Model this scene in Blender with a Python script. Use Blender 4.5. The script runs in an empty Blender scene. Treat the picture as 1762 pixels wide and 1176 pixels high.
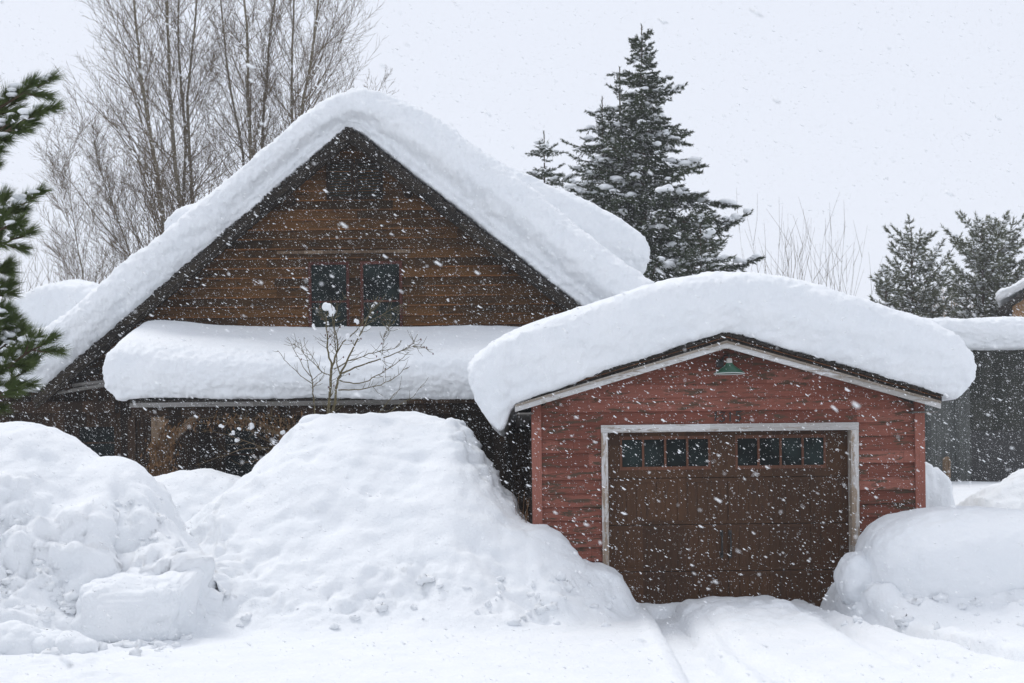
import bpy, math, random
import numpy as np
from mathutils import Matrix, Vector
R = math.radians
SC = bpy.context.scene
C = SC.collection
random.seed(7); RNG = np.random.default_rng(7)

# ------------------------------------------------------------------ camera
F = 2400.0; ROLL = 0.012; EYE = 1.8
cam_d = bpy.data.cameras.new('camera'); cam = bpy.data.objects.new('camera', cam_d); C.objects.link(cam)
cr, sr = math.cos(ROLL), math.sin(ROLL)
cam.matrix_world = Matrix(((cr, sr, 0, 0), (0, 0, -1, 0), (-sr, cr, 0, EYE), (0, 0, 0, 1)))
cam_d.sensor_width = 36; cam_d.lens = 36 * F / 1762
cam_d.shift_y = (790 - 588) / 1762
cam_d.clip_end = 2000; cam_d.clip_start = 0.1
cam_d.dof.use_dof = True; cam_d.dof.focus_distance = 14; cam_d.dof.aperture_fstop = 7
SC.camera = cam
# ------------------------------------------------------------------ world and sun
SUN_EL, SUN_AZ = 60, -40          # high in thick cloud, beyond the cabin to the left
w = bpy.data.worlds.new('World'); SC.world = w; w.use_nodes = True
nt = w.node_tree; nt.nodes.clear()
sky = nt.nodes.new('ShaderNodeTexSky'); sky.sky_type = 'NISHITA'; sky.sun_disc = False
sky.sun_elevation = R(SUN_EL); sky.sun_rotation = R(SUN_AZ); sky.dust_density = 4
mix = nt.nodes.new('ShaderNodeMix'); mix.data_type = 'RGBA'; mix.inputs[0].default_value = 0.93
mix.inputs[7].default_value = (8.1, 8.5, 9.45, 1)     # the even white of a snow cloud
bg = nt.nodes.new('ShaderNodeBackground'); bg.inputs[1].default_value = 0.1
out = nt.nodes.new('ShaderNodeOutputWorld')
nt.links.new(sky.outputs[0], mix.inputs[6]); nt.links.new(mix.outputs[2], bg.inputs[0]); nt.links.new(bg.outputs[0], out.inputs[0])
sl = bpy.data.lights.new('sun', 'SUN'); sl.energy = 1.3; sl.angle = R(24); sl.color = (1, .97, .93)
so = bpy.data.objects.new('sun', sl); C.objects.link(so)
so.rotation_euler = (R(-(90 - SUN_EL)), 0, R(40))
# ------------------------------------------------------------------ picture
SC.view_settings.view_transform = 'Standard'; SC.view_settings.look = 'None'
SC.view_settings.exposure = 0.08; SC.view_settings.gamma = 1
SC.render.engine = 'CYCLES'
SC.cycles.max_bounces = 10; SC.cycles.diffuse_bounces = 5; SC.cycles.volume_bounces = 1
SC.cycles.use_denoising = True
SC.cycles.use_adaptive_sampling = True; SC.cycles.adaptive_threshold = 0.01

# ------------------------------------------------------------------ helpers
def W(px, py, Y):
    """a point of the place at distance Y that stands where the photo has px, py"""
    dx = (px - 881) / F; dz = (790 - py) / F
    return Vector(((dx * cr + dz * sr) * Y, Y, EYE + (-dx * sr + dz * cr) * Y))

def tag(o, label=None, cat=None, group=None, kind=None):
    if label: o['label'] = label
    if cat: o['category'] = cat
    if group: o['group'] = group
    if kind: o['kind'] = kind
    return o

def empty(name, loc, label, cat, group=None):
    o = bpy.data.objects.new(name, None); C.objects.link(o); o.location = loc
    return tag(o, label, cat, group)

def link_mesh(name, verts, faces, mat, parent=None, smooth=False):
    me = bpy.data.meshes.new(name)
    me.from_pydata([tuple(v) for v in verts], [], faces)
    me.validate(); me.update()
    if smooth: me.shade_smooth()
    o = bpy.data.objects.new(name, me); C.objects.link(o)
    if mat: me.materials.append(mat)
    if parent:
        o.parent = parent
        o.matrix_parent_inverse = Matrix.Translation(-parent.location)
    return o

def link_np(name, V, FQ, mat, parent=None, smooth=True):
    """V (n,3) float array, FQ (m,k) int array, k = 3 or 4"""
    V = np.ascontiguousarray(V, np.float32); FQ = np.ascontiguousarray(FQ, np.int32)
    me = bpy.data.meshes.new(name)
    me.vertices.add(len(V)); me.vertices.foreach_set('co', V.ravel())
    m, k = FQ.shape
    me.loops.add(m * k); me.loops.foreach_set('vertex_index', FQ.ravel())
    me.polygons.add(m)
    me.polygons.foreach_set('loop_start', np.arange(0, m * k, k, dtype=np.int32))
    me.polygons.foreach_set('loop_total', np.full(m, k, np.int32))
    me.polygons.foreach_set('use_smooth', np.full(m, smooth, bool))
    me.update(calc_edges=True)
    me.materials.append(mat)
    o = bpy.data.objects.new(name, me); C.objects.link(o)
    if parent:
        o.parent = parent
        o.matrix_parent_inverse = Matrix.Translation(-parent.location)
    return o

class MB:
    def __init__(s): s.v = []; s.f = []
    def add(s, vs, fs):
        n = len(s.v); s.v += [tuple(v) for v in vs]; s.f += [tuple(i + n for i in f) for f in fs]
    def box(s, x0, x1, y0, y1, z0, z1):
        s.add([(x0,y0,z0),(x1,y0,z0),(x1,y1,z0),(x0,y1,z0),(x0,y0,z1),(x1,y0,z1),(x1,y1,z1),(x0,y1,z1)],
              [(0,3,2,1),(4,5,6,7),(0,1,5,4),(1,2,6,5),(2,3,7,6),(3,0,4,7)])
    def prism(s, poly, y0, y1):
        """poly of (x,z), extruded along y"""
        n = len(poly)
        s.add([(p[0], y0, p[1]) for p in poly] + [(p[0], y1, p[1]) for p in poly],
              [tuple(range(n)), tuple(range(2*n-1, n-1, -1))] + [(i, i+n, (i+1) % n + n, (i+1) % n) for i in range(n)])
    def bar(s, a, b, wd, dp, up=(0, -1, 0)):
        """a board from a to b, wd across, dp along up"""
        a = Vector(a); b = Vector(b); d = (b-a).normalized(); u = Vector(up); u = (u - d*u.dot(d)).normalized(); c = d.cross(u)
        vs = []
        for p in (a, b):
            for i, j in ((-1,-1),(1,-1),(1,1),(-1,1)): vs.append(p + c*(i*wd/2) + u*(j*dp/2))
        s.add(vs, [(0,1,2,3),(7,6,5,4),(0,4,5,1),(1,5,6,2),(2,6,7,3),(3,7,4,0)])
    def tube(s, pts, rad, k=6, cap=True):
        pts = [Vector(p) for p in pts]; n = len(pts)
        if not hasattr(rad, '__len__'): rad = [rad]*n
        ref = Vector((0.31, 0.87, 0.2)); vs = []
        for i, p in enumerate(pts):
            d = (pts[min(i+1, n-1)] - pts[max(i-1, 0)])
            if d.length < 1e-9: d = Vector((0,0,1))
            d.normalize(); a = d.cross(ref).normalized(); b = d.cross(a)
            for j in range(k):
                t = 2*math.pi*j/k; vs.append(p + (a*math.cos(t) + b*math.sin(t))*rad[i])
        fs = [(i*k+j, i*k+(j+1) % k, (i+1)*k+(j+1) % k, (i+1)*k+j) for i in range(n-1) for j in range(k)]
        if cap: fs += [tuple(range(k))[::-1], tuple(range((n-1)*k, n*k))]
        s.add(vs, fs)
    def lathe(s, prof, cx, cy, k=28):
        vs = []; n = len(prof)
        for r, z in prof:
            for j in range(k):
                t = 2*math.pi*j/k; vs.append((cx+r*math.cos(t), cy+r*math.sin(t), z))
        s.add(vs, [(i*k+j, i*k+(j+1) % k, (i+1)*k+(j+1) % k, (i+1)*k+j) for i in range(n-1) for j in range(k)])
    def build(s, name, mat, parent=None, smooth=False): return link_mesh(name, s.v, s.f, mat, parent, smooth)

# ---- noise
_perm = np.random.default_rng(3).permutation(512).astype(np.int64)
_grad = np.random.default_rng(4).normal(size=(512, 3)); _grad /= np.linalg.norm(_grad, axis=1)[:, None]
def gnoise(P):
    Pi = np.floor(P).astype(np.int64); f = P - Pi; u = f*f*f*(f*(f*6-15)+10); r = 0
    for dx in (0, 1):
        for dy in (0, 1):
            for dz in (0, 1):
                h = _perm[(Pi[..., 0]+dx) & 511]; h = _perm[(h+Pi[..., 1]+dy) & 511]; h = _perm[(h+Pi[..., 2]+dz) & 511]
                g = _grad[h]
                dot = g[..., 0]*(f[..., 0]-dx) + g[..., 1]*(f[..., 1]-dy) + g[..., 2]*(f[..., 2]-dz)
                r = r + dot*(u[..., 0] if dx else 1-u[..., 0])*(u[..., 1] if dy else 1-u[..., 1])*(u[..., 2] if dz else 1-u[..., 2])
    return r * 1.6
def fbm(P, octv=4, gain=.5):
    a = 1; s = 0; P = P.copy()
    for i in range(octv):
        s = s + a*gnoise(P + i*17.3); P *= 2.03; a *= gain
    return s

_wp = np.random.default_rng(8).random((512, 4))
def cobble(P, sharp=2.):
    """rounded clods: 1 at the middle of a cell, 0 in the creases between cells"""
    Pi = np.floor(P).astype(np.int64); best = np.full(P.shape[:-1], -9.)
    for dx in (-1, 0, 1):
        for dy in (-1, 0, 1):
            for dz in (-1, 0, 1):
                c = Pi+np.array([dx, dy, dz]); h = _perm[c[..., 0] & 511]; h = _perm[(h+c[..., 1]) & 511]; h = _perm[(h+c[..., 2]) & 511]
                q = c+_wp[h, :3]; r = .35+.65*_wp[h, 3]; d2 = ((P-q)**2).sum(-1)
                best = np.maximum(best, r-d2/r*1.1)
    return np.clip(best, -.1, 1)
# ------------------------------------------------------------------ materials
class NT:
    def __init__(s, name):
        s.m = bpy.data.materials.new(name); s.m.use_nodes = True; s.t = s.m.node_tree; s.b = s.t.nodes['Principled BSDF']
        tc = s.t.nodes.new('ShaderNodeTexCoord'); s.co = tc.outputs['Object']
    def n(s, typ, **kw):
        x = s.t.nodes.new(typ)
        for k, v in kw.items(): setattr(x, k, v)
        return x
    def l(s, a, b): s.t.links.new(a, b)
    def mapping(s, scale, rot=(0, 0, 0), co=None):
        m = s.n('ShaderNodeMapping'); m.inputs['Scale'].default_value = scale; m.inputs['Rotation'].default_value = rot
        s.l(co or s.co, m.inputs[0]); return m.outputs[0]
    def noise(s, scale, detail=4, rough=.55, co=None, dist=0):
        x = s.n('ShaderNodeTexNoise'); x.inputs['Scale'].default_value = scale; x.inputs['Detail'].default_value = detail
        x.inputs['Roughness'].default_value = rough; x.inputs['Distortion'].default_value = dist
        s.l(co or s.co, x.inputs['Vector']); return x.outputs[0]
    def ramp(s, fac, stops):
        r = s.n('ShaderNodeValToRGB'); e = r.color_ramp.elements
        while len(e) < len(stops): e.new(.5)
        for i, (p, c) in enumerate(stops):
            e[i].position = p; e[i].color = (c, c, c, 1) if not hasattr(c, '__len__') else (*c, 1)
        s.l(fac, r.inputs[0]); return r.outputs[0]
    def mix(s, fac, a, b, mode='MIX'):
        x = s.n('ShaderNodeMix', data_type='RGBA', blend_type=mode)
        for v, i in ((fac, 0), (a, 6), (b, 7)):
            if hasattr(v, 'is_output') or hasattr(v, 'links'): s.l(v, x.inputs[i])
            elif i == 0: x.inputs[0].default_value = v
            else: x.inputs[i].default_value = (*v, 1)
        return x.outputs[2]
    def math(s, op, a, b=0.):
        x = s.n('ShaderNodeMath', operation=op)
        for v, i in ((a, 0), (b, 1)):
            if isinstance(v, (int, float)): x.inputs[i].default_value = v
            else: s.l(v, x.inputs[i])
        return x.outputs[0]
    def bump(s, h, strength=.3, dist=.02):
        x = s.n('ShaderNodeBump'); x.inputs['Strength'].default_value = strength; x.inputs['Distance'].default_value = dist
        s.l(h, x.inputs['Height']); s.l(x.outputs[0], s.b.inputs['Normal'])
    def col(s, v):
        if hasattr(v, '__len__'): s.b.inputs['Base Color'].default_value = (*v, 1)
        else: s.l(v, s.b.inputs['Base Color'])
    def set(s, rough=.7, spec=.3):
        s.b.inputs['Roughness'].default_value = rough; s.b.inputs['Specular IOR Level'].default_value = spec

def snow_mat(name, bump=.35):
    a = NT(name); a.set(.75, .15)
    c = a.mix(a.ramp(a.noise(2.2, 4), [(.35, 0), (.7, 1)]), (.80, .825, .85), (.845, .862, .88)); a.col(c)
    h = a.math('ADD', a.math('MULTIPLY', a.noise(14, 5, .6), 1.0), a.math('MULTIPLY', a.noise(70, 3, .6), .25))
    a.bump(h, bump, .035)
    return a.m
M_SNOW = snow_mat('fresh_snow')
M_CRUST = snow_mat('plowed_snow', .5)

def plank_mat(name, cols, patch, patch_amt, along='x', row=.16, seg=2.4, rough=.8, grain=.5, patch_lo=.55, edge=None, off=0.):
    """boards: a tone for each board, long grain, bare or darkened patches"""
    a = NT(name); a.set(rough, .2)
    sep = a.n('ShaderNodeSeparateXYZ'); a.l(a.co, sep.inputs[0])
    X, Z = (sep.outputs[0], sep.outputs[2]) if along == 'x' else (sep.outputs[2], sep.outputs[0])
    rw = a.math('DIVIDE', a.math('SUBTRACT', Z, off), row); r = a.math('FLOOR', rw)
    wn = a.n('ShaderNodeTexWhiteNoise', noise_dimensions='1D'); a.l(r, wn.inputs['W'])
    sg = a.math('FLOOR', a.math('ADD', a.math('DIVIDE', X, seg), a.math('MULTIPLY', wn.outputs[0], 7)))
    wn2 = a.n('ShaderNodeTexWhiteNoise', noise_dimensions='2D'); cb = a.n('ShaderNodeCombineXYZ')
    a.l(r, cb.inputs[0]); a.l(sg, cb.inputs[1]); a.l(cb.outputs[0], wn2.inputs['Vector'])
    sc = (1.2, 6, 26) if along == 'x' else (26, 6, 1.2)
    g = a.noise(1.5, 6, .65, a.mapping(sc), .4)
    big = a.noise(.7, 3, .5)
    v = a.math('ADD', a.math('MULTIPLY', wn2.outputs[0], .35), a.math('ADD', a.math('MULTIPLY', g, .35), a.math('MULTIPLY', big, .45)))
    n = len(cols)
    base = a.ramp(v, [(.36 + .42*i/(n-1), c) for i, c in enumerate(cols)])
    sc2 = (2.0, 5, 11) if along == 'x' else (11, 5, 2.0)
    pm = a.ramp(a.noise(1.6, 8, .72, a.mapping(sc2), .6), [(patch_lo, 0), (patch_lo+.06, 1)])
    c = a.mix(a.math('MULTIPLY', pm, patch_amt), base, patch)
    if edge:      # the worn lower lip of each lap shows bare orange wood
        fr = a.math('SUBTRACT', rw, r); em = a.ramp(fr, [(.0, 1), (.10, .8), (.17, 0)])
        em = a.math('MULTIPLY', em, a.ramp(a.noise(1.3, 4, .6), [(.40, .1), (.62, 1)])); c = a.mix(em, c, edge)
    fine = a.ramp(a.noise(2.5, 6, .7, a.mapping(tuple(4*k for k in sc))), [(.3, .62), (.62, 1)])
    c = a.mix(1.0, c, fine, 'MULTIPLY')
    a.col(c); a.bump(g, grain, .012)
    return a.m

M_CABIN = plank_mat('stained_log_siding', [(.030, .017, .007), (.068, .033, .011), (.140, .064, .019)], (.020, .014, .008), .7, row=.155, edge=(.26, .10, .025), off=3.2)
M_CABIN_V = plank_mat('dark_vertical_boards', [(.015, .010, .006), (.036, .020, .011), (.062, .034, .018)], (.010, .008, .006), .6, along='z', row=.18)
M_BARGE = plank_mat('blackened_barge_wood', [(.012, .010, .008), (.026, .020, .015), (.045, .035, .025)], (.07, .055, .04), .5, row=.5)
M_RED = plank_mat('flaking_red_paint', [(.165, .054, .037), (.25, .086, .060), (.33, .128, .095)], (.078, .060, .040), .9, row=.155, patch_lo=.525)
M_REDTRIM = plank_mat('red_corner_paint', [(.24, .085, .06), (.30, .11, .08), (.35, .14, .105)], (.10, .06, .045), .6, along='z', row=.4, patch_lo=.62)
M_WHITE_X = plank_mat('weathered_white_paint', [(.42, .40, .38), (.62, .61, .60), (.74, .74, .75)], (.30, .25, .20), .8, row=.3, patch_lo=.54)
M_WHITE_Z = plank_mat('weathered_white_jamb', [(.40, .36, .32), (.58, .55, .52), (.70, .69, .69)], (.32, .24, .17), .9, along='z', row=.3, patch_lo=.48)
M_TAN = plank_mat('bare_rafter_wood', [(.22, .18, .14), (.36, .31, .26), (.5, .47, .43)], (.55, .54, .53), .7, row=.4, patch_lo=.55)
M_DOOR = plank_mat('brown_door_wood', [(.046, .020, .008), (.066, .029, .012), (.092, .041, .017)], (.04, .022, .015), .5, along='z', row=.5, rough=.55, grain=.3)
M_DOORTRIM = plank_mat('brown_muntin_wood', [(.11, .05, .03), (.14, .06, .036), (.17, .075, .045)], (.09, .04, .025), .4, along='z', row=.5)
M_GREYWOOD = plank_mat('grey_old_wood', [(.10, .095, .085), (.19, .18, .165), (.30, .29, .28)], (.08, .07, .06), .6, row=.3)
M_POST = plank_mat('tan_post_wood', [(.10, .065, .04), (.18, .12, .075), (.26, .19, .13)], (.07, .045, .03), .6, along='z', row=.3)
M_TRIMRED = plank_mat('dull_red_window_paint', [(.06, .022, .016), (.09, .03, .022), (.12, .04, .03)], (.05, .03, .02), .6, along='z', row=.4)
M_SHED = plank_mat('charcoal_shed_boards', [(.026, .028, .023), (.036, .038, .032), (.05, .052, .044)], (.028, .03, .025), .5, along='z', row=.22)
M_SHED2 = plank_mat('grey_shed_boards', [(.07, .075, .07), (.09, .095, .09), (.115, .12, .112)], (.05, .052, .047), .5, along='z', row=.2)
M_STUCCO = plank_mat('tan_stucco', [(.33, .19, .09), (.38, .22, .11), (.42, .25, .13)], (.36, .22, .12), .2, row=2)

def simple(name, c1, c2, scale=6, rough=.7, spec=.3, bump=.2, metal=0):
    a = NT(name); a.set(rough, spec); a.col(a.mix(a.ramp(a.noise(scale, 5, .6), [(.35, 0), (.65, 1)]), c1, c2))
    a.bump(a.noise(scale*4, 4), bump, .01); a.b.inputs['Metallic'].default_value = metal
    return a.m
M_TAR = simple('tarred_roof_edge', (.018, .016, .014), (.05, .042, .036), 25, .9, .2, .8)
M_RUST = simple('orange_roof_batten', (.16, .06, .022), (.06, .035, .02), 14, .8)
M_BLACK = simple('black_iron', (.012, .012, .012), (.022, .021, .02), 20, .45, .5)
M_GREEN = simple('green_enamel', (.018, .075, .045), (.026, .10, .06), 9, .35, .5, .1)
M_ENAMEL = simple('white_enamel', (.6, .62, .6), (.68, .7, .68), 9, .4, .5, .1)
M_INS = simple('grey_socket', (.35, .33, .3), (.45, .43, .4), 9, .6)
M_BARK = simple('grey_tan_bark', (.11, .09, .06), (.21, .18, .125), 9, .9, .1, .5)
M_TWIG = simple('bare_twig', (.085, .060, .034), (.14, .102, .062), 4, .9, .1, .1)
M_SAP = simple('olive_sapling_bark', (.085, .07, .035), (.15, .125, .07), 12, .8, .2, .3)
M_WILLOW = simple('tan_willow_twig', (.34, .21, .12), (.42, .28, .17), 4, .9, .1, .1)
M_SPRUCE = simple('spruce_needles', (.034, .050, .026), (.068, .086, .046), 1.4, .75, .15, .1)
M_PINEFAR = simple('grey_green_needles', (.10, .112, .068), (.155, .168, .108), 1.4, .75, .15, .1)
M_PINE = simple('green_pine_needles', (.050, .078, .020), (.105, .138, .042), 5, .6, .25, .1)
M_DEAD = simple('dry_vine_leaves', (.11, .055, .024), (.24, .14, .07), 9, .85, .1, .1)
M_BERRY = simple('dark_red_berries', (.12, .018, .014), (.06, .012, .01), 9, .5)
M_CONE = simple('trunk_bark_brown', (.05, .035, .025), (.09, .065, .045), 9, .9, .1, .5)
def glass_mat():
    a = NT('dark_window_glass'); a.set(.3, .06)
    a.col(a.mix(a.ramp(a.noise(1.8, 3), [(.4, 0), (.62, 1)]), (.006, .009, .009), (.020, .031, .030)))
    return a.m
M_GLASS = glass_mat()

# ------------------------------------------------------------------ snow on the ground: one sheet to the horizon
def sstep(t): t = np.clip(t, 0, 1); return t*t*(3-2*t)
def smax(a, b, k=.12):
    h = np.clip(.5+.5*(a-b)/k, 0, 1); return b*(1-h)+a*h + k*h*(1-h)
def smin(a, b, k=.12): return -smax(-a, -b, k)

def axis(lo, hi, step, far, n=26):
    core = np.arange(lo, hi, step); t = np.linspace(0, 1, n)[1:]**3
    return np.concatenate([(lo - far[0]*t)[::-1], core, hi + far[1]*t])
gx = axis(-8.2, 9.4, .033, (500, 500)); gy = axis(10.2, 21.2, .033, (60, 900), 30)
GX, GY = np.meshgrid(gx, gy)

def crest(pts, foot, back, e=1.0, kb=0.0, pw=1.0):
    """bank whose crest runs through the points (px, py, Y); foot: (px, Y) where it meets the road; back: metres to drop behind"""
    w_ = np.array([tuple(W(*p)) for p in pts]); x, y, z = w_.T
    zc = np.interp(GX, x, z); yc = np.interp(GX, x, y)
    fx = np.array([W(p, 900, Y)[0] for p, Y in foot]); fy = np.array([Y for _, Y in foot]); fo = np.interp(GX, fx, fy)
    tf = np.clip((yc-GY)/np.maximum(yc-fo, .05), 0, 1)
    front = (.5+.5*np.cos(np.pi*tf**e))
    tb = np.clip((GY-yc)/back, 0, 1); bk = kb+(1-kb)*(1-sstep(tb))
    h = np.where(GY < yc, front, bk)*zc
    fade = sstep((GX-x[0]+.6)/.6)*sstep((x[-1]+.6-GX)/.6)
    return h*fade

big1 = crest([(200,1060,15.8),(225,1030,16.),(250,985,16.2),(272,948,16.4),(300,925,16.6),(345,882,16.8),(380,853,16.9),(420,822,17.),(460,785,17.1),(500,748,17.2),(522,724,17.3),(545,716,17.3),(570,712,17.3),
              (610,711,17.3),(650,710,17.3),(700,712,17.3),(740,719,17.2),(775,727,17.),(796,740,16.9),(812,765,16.8),(832,800,16.6),(862,845,16.4),(885,872,16.2),(905,893,16.),(918,901,15.85),
              (940,906,15.8),(960,917,15.75),(975,932,15.72),(988,950,15.7),(1000,969,15.65),(1025,972,15.6),(1045,974,15.55),(1060,984,15.5),(1072,998,15.5),(1082,1018,15.5),(1095,1040,15.6),(1106,1055,15.75),(1130,1064,15.9)],
             [(225,13.5),(350,13.3),(500,13.1),(800,13.2),(930,13.6),(1000,13.9),(1050,14.3),(1090,14.9),(1130,15.6)], 2.2, e=1.05, kb=.38)
big2 = crest([(-420,760,15.2),(-150,738,15.3),(0,730,15.4),(30,730,15.4),(60,734,15.4),(85,740,15.4),(110,750,15.4),(135,764,15.35),(155,780,15.3),(168,789,15.2),(185,786,15.2),(205,786,15.2),(222,793,15.1),(236,808,15.),
              (247,828,14.9),(262,862,14.7),(285,905,14.5),(315,960,14.3),(355,1040,14.1),(390,1090,13.9)],
             [(-420,12.2),(0,12.6),(90,12.8),(135,13.3),(250,13.4),(350,13.5),(390,13.6)], 2.2, e=.95, kb=.5)
back_dome = crest([(150,850,19.),(230,838,19.),(262,822,19.),(300,813,19.),(350,812,19.),(400,819,19.),(460,842,19.),(560,870,19.)], [(150,16.4),(560,17.)], 2.5, kb=.6)
right_low = crest([(1375,1052,16.),(1400,1043,15.9),(1425,1030,15.8),(1445,1015,15.6),(1480,1008,15.3),(1560,1000,15.),(1650,985,15.2),(1762,940,15.6),(2000,900,15.6)],
                  [(1375,15.7),(1440,14.6),(1520,13.7),(1650,13.5),(2000,13.)], 5, kb=.85, e=.9)
right_back = crest([(1655,905,20.),(1678,880,20.),(1688,856,20.),(1705,846,20.),(1735,832,20.),(1762,814,20.),(1850,775,20.),(2100,760,20.)], [(1655,19.2),(1762,18.),(2100,17.)], 3., kb=.6)
pile = crest([(1560,800,19.),(1588,806,19.),(1598,800,19.),(1606,808,19.),(1618,812,19.),(1630,822,19.),(1638,840,19.),(1646,868,19.),(1655,900,19.)], [(1560,18.2),(1655,18.5)], 1.2, kb=.4)
base = .06*gnoise(np.stack([GX*.5, GY*.5, GX*0], -1)) + .9*sstep((GY-16.6)/1.5)*sstep((-GX+.2)/1.2) + .7*sstep((GY-17)/2)*sstep((GX-5)/.8) + .5*sstep((GY-24)/6)
base = base*sstep((GY-13.4)/3+.15)
# the shovelled apron in front of the garage door with a raised lip and two tyre tracks
def P2(px, py): # point on z=0
    Y = EYE*F/(py-790); return W(px, py, Y)
H = base
H = smax(H, big2, .10); H = smax(H, big1, .12); H = smax(H, back_dome, .15)
H = smax(H, right_low, .10); H = smax(H, right_back, .15); H = smax(H, pile, .1)
bankness = np.clip(H/.9, 0, 1)
slab = .13*sstep((GX-1.62)/.7)*sstep((3.28-GX)/.12)*sstep((15.98-GY)/.06)*sstep((GY-12)/3.2)
H = H + slab*(1-bankness)
def rut(pts, wd, dep):
    global H
    d2 = np.full(GX.shape, 9.)
    P = [P2(*p) for p in pts]; fine = []
    for a, b in zip(P, P[1:]):
        for t in np.linspace(0, 1, 24): fine.append(a.lerp(b, t))
    m = (GX > -2) & (GX < 9) & (GY > 10) & (GY < 16.2); xx = GX[m]; yy = GY[m]; dd = np.full(xx.shape, 9.)
    for p in fine: dd = np.minimum(dd, (xx-p.x)**2+(yy-p.y)**2)
    d2[m] = dd; d = np.sqrt(d2)
    wob = .015*gnoise(np.stack([GX*9, GY*9, GX*0+3], -1))
    H = H - (dep+wob*.6)*(1-sstep((d-wd*.5)/.06))*(1-bankness*.9) + dep*.28*np.exp(-((d-wd*.5-.16)/.07)**2)*(1-bankness)
rut([(1140,1062),(1155,1080),(1180,1120),(1215,1176),(1260,1260)], .26, .14)
rut([(1395,1050),(1430,1066),(1500,1090),(1570,1112),(1680,1142),(1800,1170),(1950,1200)], .26, .14)
rut([(1190,1075),(1220,1110),(1280,1150),(1340,1180),(1400,1220)], .18, .05)
rut([(1350,1060),(1400,1088),(1480,1120),(1540,1150),(1600,1180)], .18, .07)

def blob(px, py, Y, r, h, sx=1., sy=1.):
    """one rounded lump (h>0) or dent (h<0)"""
    global H
    p = W(px, py, Y); d = np.sqrt(((GX-p.x)/(r*sx))**2+((GY-Y)/(r*sy))**2)
    H = H + h*np.exp(-d**2*1.6)
def hit(px, py):
    """where the sight line through px,py meets the snow"""
    for Y in np.arange(11, 19, .05):
        p = W(px, py, Y)
        i = np.searchsorted(gy, Y); j = min(np.searchsorted(gx, p.x), len(gx)-1)
        if H[min(i, len(gy)-1), j] >= p.z: return p
    return W(px, py, 13)
# dents and hollows on the big bank
for px, py, r, h in [(585,885,.16,-.10),(560,915,.14,-.07),(610,865,.12,.05),(640,880,.2,-.05),(820,940,.12,-.12),(795,945,.1,-.05),(345,972,.07,-.14),(360,1000,.12,-.07),(930,1050,.16,-.15),
                     (905,1030,.15,-.08),(865,985,.14,-.06),(650,1040,.3,-.05),(470,950,.25,-.05),(1018,1110,.06,-.04),(1395,1105,.1,-.04),(700,800,.3,-.05),(620,780,.25,.04),(750,870,.35,.05)]:
    p = hit(px, py); d = np.sqrt((GX-p.x)**2+(GY-p.y)**2)/r; H = H + h*np.exp(-d**2)
# plowed clods and soft lumps, pushed out along the slope's own normal
H0 = H.copy()
dHx = np.gradient(H0, gx, axis=1); dHy = np.gradient(H0, gy, axis=0)
NN = np.stack([-dHx, -dHy, np.ones_like(H0)], -1); NN /= np.linalg.norm(NN, axis=-1, keepdims=True)
P3 = np.stack([GX, GY, H0], -1)
near = (GX > -9) & (GX < 10) & (GY > 10) & (GY < 21.3)
rough = np.clip(H0/.45, 0, 1)
Pn = P3[near]; rn = rough[near]; xw = Pn[:, 0]; yw = Pn[:, 1]; zw = Pn[:, 2]
warp = Pn+np.stack([gnoise(Pn*2+3), gnoise(Pn*2+13), gnoise(Pn*2+23)], -1)*.12
soft = fbm(Pn*1.6, 3)*.055 + fbm(Pn*6.5+5, 3)*.012
left = sstep((-2.75-xw+.25*gnoise(Pn*1.3))/.5)*(yw < 16)
foot = sstep((1.05-zw)/.5)*sstep((zw-.02)/.12)*(yw < 16.2)
right = sstep((xw-3.3)/.4)*np.where(yw < 16.2, 1, .45)
where = np.clip(gnoise(Pn*.9+50)*1.4+.62+.35*left, 0, 1)

big = cobble(warp*2.5)*.20; mid = cobble(warp*5.2+7)*.11; sml = cobble(warp*11+3)*.06
disp = soft*rn + (big*(.9*left+.6*right*(yw < 16.2)) + mid*(.9*left+.6*foot+.9*right) + sml*(.9*left+.8*foot+.7*right))*np.clip(rn*1.3, 0, 1)*where
top_smooth = sstep((zw-1.55)/.4)*left                        # fresh snow smooths the crest
disp = disp*(1-.75*top_smooth)
icy = sstep((xw+.95)/.3)*sstep((.15-xw)/.2)*sstep((yw-15.8)/.3)*sstep((zw-.7)/.3)
disp = disp + icy*(cobble(warp*7)*.09+fbm(Pn*9, 3)*.03)
dome = fbm(Pn*np.array([2.2, 2.2, 3.4])+70, 3)*.022*rn*(1-left)
pits = -.06*np.clip(gnoise(Pn*2.4+90)-.42, 0, 1)*3*rn*(1-left)
disp = disp+dome+pits + gnoise(np.stack([xw*14, yw*5, xw*0], -1))*.004
Vn = P3.copy(); Vn[near] += NN[near]*disp[:, None]
H = Vn[..., 2]
def ground_z(x, y):
    i = min(max(np.searchsorted(gy, y), 0), len(gy)-1); j = min(max(np.searchsorted(gx, x), 0), len(gx)-1); return float(H[i, j])
ny, nx = GX.shape
idx = np.arange(nx*ny).reshape(ny, nx)
V = Vn.reshape(-1, 3)
Q = np.stack([idx[:-1, :-1], idx[:-1, 1:], idx[1:, 1:], idx[1:, :-1]], -1).reshape(-1, 4)
g = link_np('snow_ground', V, Q, M_CRUST); tag(g, kind='structure')

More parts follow.
